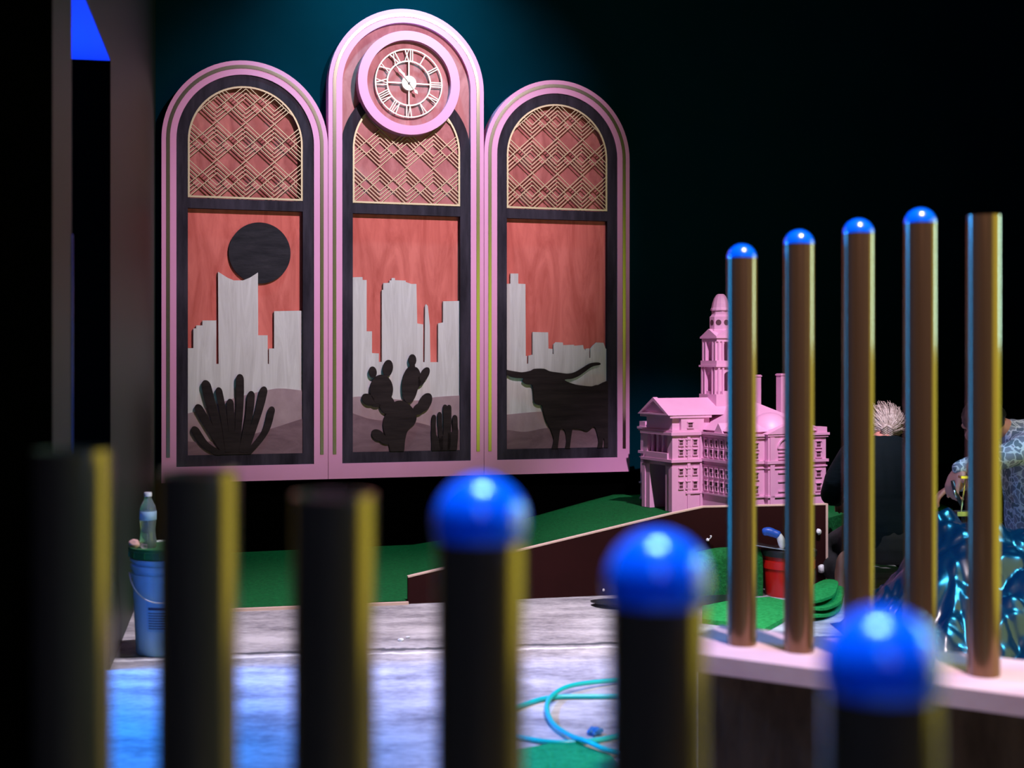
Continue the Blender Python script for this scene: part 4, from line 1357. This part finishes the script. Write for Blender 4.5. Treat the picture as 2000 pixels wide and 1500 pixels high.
def hand(nodes, edges, wrist, w_pos, d, side_v, down, curl=1.0, s=1.0):
    """palm and five fingers grown from the wrist node; d along the fingers, side_v towards the thumb, down = palm side"""
    d, side_v, down = Vector(d).normalized(), Vector(side_v).normalized(), Vector(down).normalized()
    w_ = Vector(w_pos)
    for f, (off, ln) in enumerate(((.027, .88), (.009, 1.0), (-.009, .95), (-.026, .78))):
        m0 = w_ + d * .045 * s + side_v * off * .85 * s
        b0 = w_ + d * .085 * s + side_v * off * 1.05 * s
        p1 = b0 + (d * math.cos(.5 * curl) + down * math.sin(.5 * curl)) * .040 * ln * s
        p2 = p1 + (d * math.cos(1.2 * curl) + down * math.sin(1.2 * curl)) * .026 * ln * s
        p3 = p2 + (d * math.cos(1.9 * curl) + down * math.sin(1.9 * curl)) * .020 * ln * s
        chain(nodes, edges, wrist, [(*m0, .0165 * s), (*b0, .0115 * s), (*p1, .0098 * s), (*p2, .0090 * s), (*p3, .0078 * s)])
    t0 = w_ + d * .030 * s + side_v * .032 * s
    t1 = t0 + (d * .6 + side_v * .6 + down * .4).normalized() * .036 * s
    t2 = t1 + (d * .8 + side_v * .05 + down * .7).normalized() * .028 * s
    chain(nodes, edges, wrist, [(*t0, .0145 * s), (*t1, .0115 * s), (*t2, .009 * s)])


# person 1: kneeling with the back to us
p1 = thing('person', (1.80, 6.50, 0), 'person kneeling with back turned, navy shirt and braided pale hair', 'person', 0, 'people at work')
O1 = Vector((1.80, 6.50, 0))
r1 = lambda x, y, z, r: (x - O1.x, y - O1.y, z, r)
N_, E_ = [r1(1.80, 6.45, .30, (.15, .13))], []
ch_ = chain(N_, E_, 0, [r1(1.81, 6.50, .44, (.13, .11)), r1(1.82, 6.57, .57, (.15, .11)), r1(1.83, 6.64, .68, (.12, .085))])
nk = chain(N_, E_, ch_, [r1(1.832, 6.675, .735, .050), r1(1.840, 6.715, .755, .052)])
hd = chain(N_, E_, nk, [r1(1.855, 6.76, .790, (.078, .085)), r1(1.862, 6.79, .832, (.080, .088)), r1(1.862, 6.80, .875, (.050, .06))])
chain(N_, E_, hd - 1, [r1(1.862, 6.885, .810, .016)])
for sg, ex in ((-1, 0), (1, 0)):
    X0 = 1.825
    e = chain(N_, E_, ch_, [r1(X0 + sg * .165, 6.645, .665, .055), r1(X0 + sg * .235, 6.74, .46, .042), r1(X0 + sg * .16, 6.95, .40, .030)])
    hand(N_, E_, e, (X0 + sg * .16 - O1.x, 6.95 - O1.y, .40), (-sg * .4, 1, -.15), (-sg, 0, .2), (0, 0, -1), 1.0)
    chain(N_, E_, 0, [r1(1.80 + sg * .12, 6.44, .26, .11), r1(1.80 + sg * .16, 6.80, .16, .075), r1(1.80 + sg * .24, 6.62, .075, .05), r1(1.80 + sg * .245, 6.42, .085, .038), r1(1.80 + sg * .25, 6.375, .07, .035)])
skin('body', N_, E_, M['skin'], p1, (1, 0, 0), 0.005, 4)
# shirt
N_, E_ = [r1(1.80, 6.44, .31, (.225, .175))], []
ch_ = chain(N_, E_, 0, [r1(1.80, 6.47, .42, (.215, .155)), r1(1.815, 6.54, .55, (.20, .14)), r1(1.825, 6.61, .66, (.165, .115)), r1(1.83, 6.65, .685, (.11, .075))])
for sg in (-1, 1):
    chain(N_, E_, ch_ - 1, [r1(1.825 + sg * .155, 6.64, .66, .080), r1(1.825 + sg * .225, 6.70, .54, .066), r1(1.825 + sg * .240, 6.76, .45, .060), r1(1.825 + sg * .19, 6.88, .42, .045), r1(1.825 + sg * .165, 6.935, .405, .038)])
skin('shirt', N_, E_, M['navy_knit'], p1, label='dark navy long-sleeved shirt')
N_, E_ = [r1(1.80, 6.46, .40, (.185, .14))], []
hp_ = chain(N_, E_, 0, [r1(1.80, 6.43, .29, (.205, .165))])
for sg in (-1, 1):
    chain(N_, E_, hp_, [r1(1.80 + sg * .11, 6.44, .27, .135), r1(1.80 + sg * .11, 6.55, .23, .125), r1(1.80 + sg * .16, 6.78, .165, .10), r1(1.80 + sg * .245, 6.66, .085, .075), r1(1.80 + sg * .25, 6.44, .10, .055)])
skin('trousers', N_, E_, M['black_cloth'], p1, label='black trousers')
for sg in (-1, 1):
    bm = bmesh.new(); bmesh.ops.create_icosphere(bm, subdivisions=3, radius=1)
    for v in bm.verts:
        v.co = Vector((max(-.8, min(.8, v.co.x)) * .046, v.co.y * .125, max(-.75, min(.8, v.co.z)) * .075))
        if v.co.y < -.02: v.co.z += .01
    bmesh.ops.transform(bm, matrix=Matrix.Translation((sg * .255 , -.175, .115)) @ Matrix.Rotation(-.9, 4, 'X'), verts=bm.verts[:])
    lo = min(v.co.z for v in bm.verts)
    bmesh.ops.translate(bm, vec=(0, 0, .001 - lo), verts=bm.verts[:])
    obj('shoe', bm, M['tan_leather'], p1, True, label='worn tan leather shoe')
# hair: strands swept over the head into a braid
p1.location = (1.905, 6.78, -.0)
hair = bpy.data.objects.new('hair', None); link(hair, p1); hair['label'] = 'pale hair swept into a braid'
HC = Vector((1.862, 6.785, .820)) - O1
bm = bmesh.new(); bmesh.ops.create_icosphere(bm, subdivisions=4, radius=1)
for v in bm.verts:
    v.co = Vector((v.co.x * .094, v.co.y * .104, v.co.z * .098)) * (1 + .04 * noise.noise(v.co * 6))
bmesh.ops.delete(bm, geom=[v for v in bm.verts if v.co.y > .055 and v.co.z < .06], context='VERTS')
bmesh.ops.translate(bm, vec=HC + Vector((0, -.008, .004)), verts=bm.verts[:])
obj('scalp_hair', bm, M['hair_under'], hair, True)
bm = bmesh.new()
Kd = Vector((-.06, -1, -.30)).normalized()
ax1 = Kd.cross(Vector((0, 0, 1))).normalized(); ax2 = ax1.cross(Kd)
for s_ in range(520):
    th = random.uniform(-.5, PI + .5) if s_ % 6 else random.uniform(0, 2 * PI)
    dr = ax1 * math.cos(th) + ax2 * math.sin(th)
    rr = random.uniform(1.02, 1.10)
    end = random.uniform(1.2, 2.1); fly = random.random() < .22
    pts = []
    for k in range(9):
        f = k / 8; a_ = .10 + end * f
        dd = Kd * math.cos(a_) + dr * math.sin(a_)
        q = Vector((dd.x * .094, dd.y * .104, dd.z * .098)) * (rr + (.22 * f ** 3 if fly else 0))
        q += Vector((random.uniform(-1, 1), random.uniform(-1, 1), random.uniform(-1, 1))) * .0022
        pts.append(HC + Vector((0, -.008, .004)) + q)
    tube_pts(bm, pts, [.0011 + .0010 * (1 - k / 8) for k in range(9)], 4)
o = obj('strands', bm, M['hair_blond'], hair, True)
bm = bmesh.new()
K0 = HC + Vector((-.014, -.128, -.012))
for k in range(9):
    f = k / 8
    for sg in (-1, 1):
        q = K0 + Vector((sg * .017 * (1 - .4 * f) + .006 * f, -.006 + .020 * f, .005 - .078 * f - (sg > 0) * .004))
        sub = bmesh.new(); bmesh.ops.create_icosphere(sub, subdivisions=2, radius=1)
        mm = Matrix.Translation(q) @ Matrix.Rotation(sg * .7, 4, 'Y') @ Matrix.Diagonal((.024 * (1 - .4 * f), .016, .0105, 1))
        bmesh.ops.transform(sub, matrix=mm, verts=sub.verts[:])
        me = bpy.data.meshes.new('t'); sub.to_mesh(me); sub.free(); bm.from_mesh(me); bpy.data.meshes.remove(me)
obj('braid', bm, M['hair_blond'], hair, True)

# person 2: camo jacket, reaching to the left
p2 = thing('person', (2.52, 6.30, 0), 'person in grey camouflage jacket kneeling and reaching towards the brass stand', 'person', 0, 'people at work')
O2 = Vector((2.52, 6.30, 0))
r2_ = lambda x, y, z, r: (x - O2.x, y - O2.y, z, r)
hw = at(1868, 918, 6.15)
N_, E_ = [r2_(2.56, 6.34, .34, (.14, .14))], []
ch_ = chain(N_, E_, 0, [r2_(2.53, 6.30, .48, (.12, .12)), r2_(2.47, 6.27, .64, (.13, .13)), r2_(2.40, 6.25, .77, (.10, .12))])
nk = chain(N_, E_, ch_, [r2_(2.315, 6.24, .835, .052), r2_(2.265, 6.235, .852, .052)])
hd = chain(N_, E_, nk, [r2_(2.225, 6.235, .860, (.072, .075)), r2_(2.205, 6.24, .885, (.076, .078)), r2_(2.20, 6.24, .925, (.06, .06))])
chain(N_, E_, hd - 1, [r2_(2.150, 6.325, .850, .016)])
chain(N_, E_, hd - 2, [r2_(2.175, 6.30, .805, .032)])
e = chain(N_, E_, ch_, [r2_(2.36, 6.10, .76, .055), r2_(2.235, 6.10, .715, .042), (hw.x + .02 - O2.x, hw.y - O2.y, hw.z + .008, .028)])
hand(N_, E_, e, (hw.x + .01 - O2.x, hw.y - O2.y, hw.z + .003), (-.35, 0, -.9), (0.55, -.85, -.1), (.8, .3, -.3), .9)
e = chain(N_, E_, ch_, [r2_(2.38, 6.40, .75, .055), r2_(2.25, 6.46, .60, .042), r2_(2.12, 6.36, .56, .028)])
hand(N_, E_, e, (2.12 - O2.x, 6.36 - O2.y, .56), (-.8, -.3, -.3), (0, -1, .2), (0, 0, -1), 1.0)
for sg in (-1, 1):
    chain(N_, E_, 0, [r2_(2.56, 6.34 + sg * .11, .30, .11), r2_(2.30, 6.33 + sg * .15, .24, .07), r2_(2.42, 6.34 + sg * .15, .09, .05), r2_(2.70, 6.34 + sg * .14, .07, .035)])
skin('body', N_, E_, M['skin'], p2, (0, 1, 0), 0.005, 4)
N_, E_ = [r2_(2.53, 6.32, .40, (.19, .185))], []
ch_ = chain(N_, E_, 0, [r2_(2.51, 6.29, .50, (.185, .175)), r2_(2.47, 6.26, .64, (.18, .165)), r2_(2.42, 6.25, .755, (.135, .14)), r2_(2.345, 6.245, .815, (.075, .08))])
chain(N_, E_, ch_ - 1, [r2_(2.37, 6.11, .755, .078), r2_(2.30, 6.09, .735, .062), r2_(2.235, 6.10, .712, .056), (hw.x + .085 - O2.x, hw.y - O2.y, hw.z + .036, .040), (hw.x + .035 - O2.x, hw.y - O2.y, hw.z + .016, .037), (hw.x + .012 - O2.x, hw.y - O2.y, hw.z + .007, .036)])
chain(N_, E_, ch_ - 1, [r2_(2.39, 6.39, .745, .075), r2_(2.26, 6.46, .605, .056), r2_(2.15, 6.38, .567, .038)])
skin('jacket', N_, E_, M['camo_jacket'], p2, (0, 1, 0), label='grey camouflage jacket')
N_, E_ = [r2_(2.53, 6.31, .46, (.15, .15))], []
hp_ = chain(N_, E_, 0, [r2_(2.56, 6.33, .36, (.17, .17))])
for sg in (-1, 1):
    chain(N_, E_, hp_, [r2_(2.56, 6.34 + sg * .11, .31, .135), r2_(2.48, 6.34 + sg * .11, .29, .125), r2_(2.30, 6.33 + sg * .155, .24, .09), r2_(2.40, 6.34 + sg * .155, .095, .075), r2_(2.64, 6.34 + sg * .14, .075, .055)])
skin('trousers', N_, E_, M['camo_pants'], p2, (0, 1, 0), label='dark camouflage trousers')
bm = bmesh.new(); bmesh.ops.create_icosphere(bm, subdivisions=4, radius=1)
for v in bm.verts:
    v.co = Vector((v.co.x * .098, v.co.y * .092, v.co.z * .088)) * (1 + .10 * noise.noise(v.co * 7))
bmesh.ops.delete(bm, geom=[v for v in bm.verts if v.co.y > .035 and v.co.z < .035], context='VERTS')
bmesh.ops.translate(bm, vec=Vector((2.205, 6.225, .895)) - O2, verts=bm.verts[:])
obj('hair', bm, M['hair_dark'], p2, True, label='short dark hair')
for sg in (-1, 1):
    bm = bmesh.new(); bmesh.ops.create_icosphere(bm, subdivisions=3, radius=1)
    for v in bm.verts:
        v.co = Vector((v.co.x * .135, v.co.y * .046, max(-.7, min(.8, v.co.z)) * .06))
    lo = min(v.co.z for v in bm.verts)
    bmesh.ops.translate(bm, vec=Vector((2.74 - O2.x, sg * .145 + .04, .001 - lo)), verts=bm.verts[:])
    obj('shoe', bm, M['black_cloth'], p2, True, label='dark shoe')
# caulking tool in the hand, brass stand
tl_ = thing('hand_tool', tuple(at(1862, 962, 6.13)), 'black hand tool with pale metal tip held by camouflaged person', 'tool')
bm = bmesh.new(); tube_pts(bm, [(-.004, 0, .055), (.010, 0, .0), (.040, 0, -.06)], [.009, .011, .008], 10)
obj('tool_handle', bm, M['black_plastic'], tl_, True)
bm = bmesh.new(); tube_pts(bm, [(-.002, -.012, .012), (.010, -.013, -.022)], .0042, 8)
obj('metal_tip', bm, M['steel'], tl_, True, label='bright metal tip')
q = at(1887, 990, 6.05)
st = thing('brass_stand', (q.x, q.y, 0), 'slim brass stand with flat top beside the gloved reach of the camouflaged person', 'stand')
st['label'] = 'slim brass stand with flat top below the reaching hand'
bm = bmesh.new(); box(bm, -.03, .03, -.022, .022, .625, .636); obj('top_plate', bm, M['brass'], st)
for dx in (-.016, .012):
    bm = bmesh.new(); tube_pts(bm, [(dx * 1.4, 0, .475), (dx * .2, 0, .627)], .0035, 8)
    obj('strut', bm, M['brass'], st, True)
bm = bmesh.new(); box(bm, -.05, .02, -.03, .03, .455, .476); obj('shelf', bm, M['steel'], st, label='pale metal shelf')
bm = bmesh.new(); tube_pts(bm, [(-.012, 0, .456), (-.012, 0, .012)], .010, 10); obj('post', bm, M['black_plastic'], st, True)
bm = bmesh.new(); lathe(bm, [(0, 0), (.08, 0), (.08, .012), (.02, .016), (0, .016)], 24); obj('foot', bm, M['black_plastic'], st, True, 40)
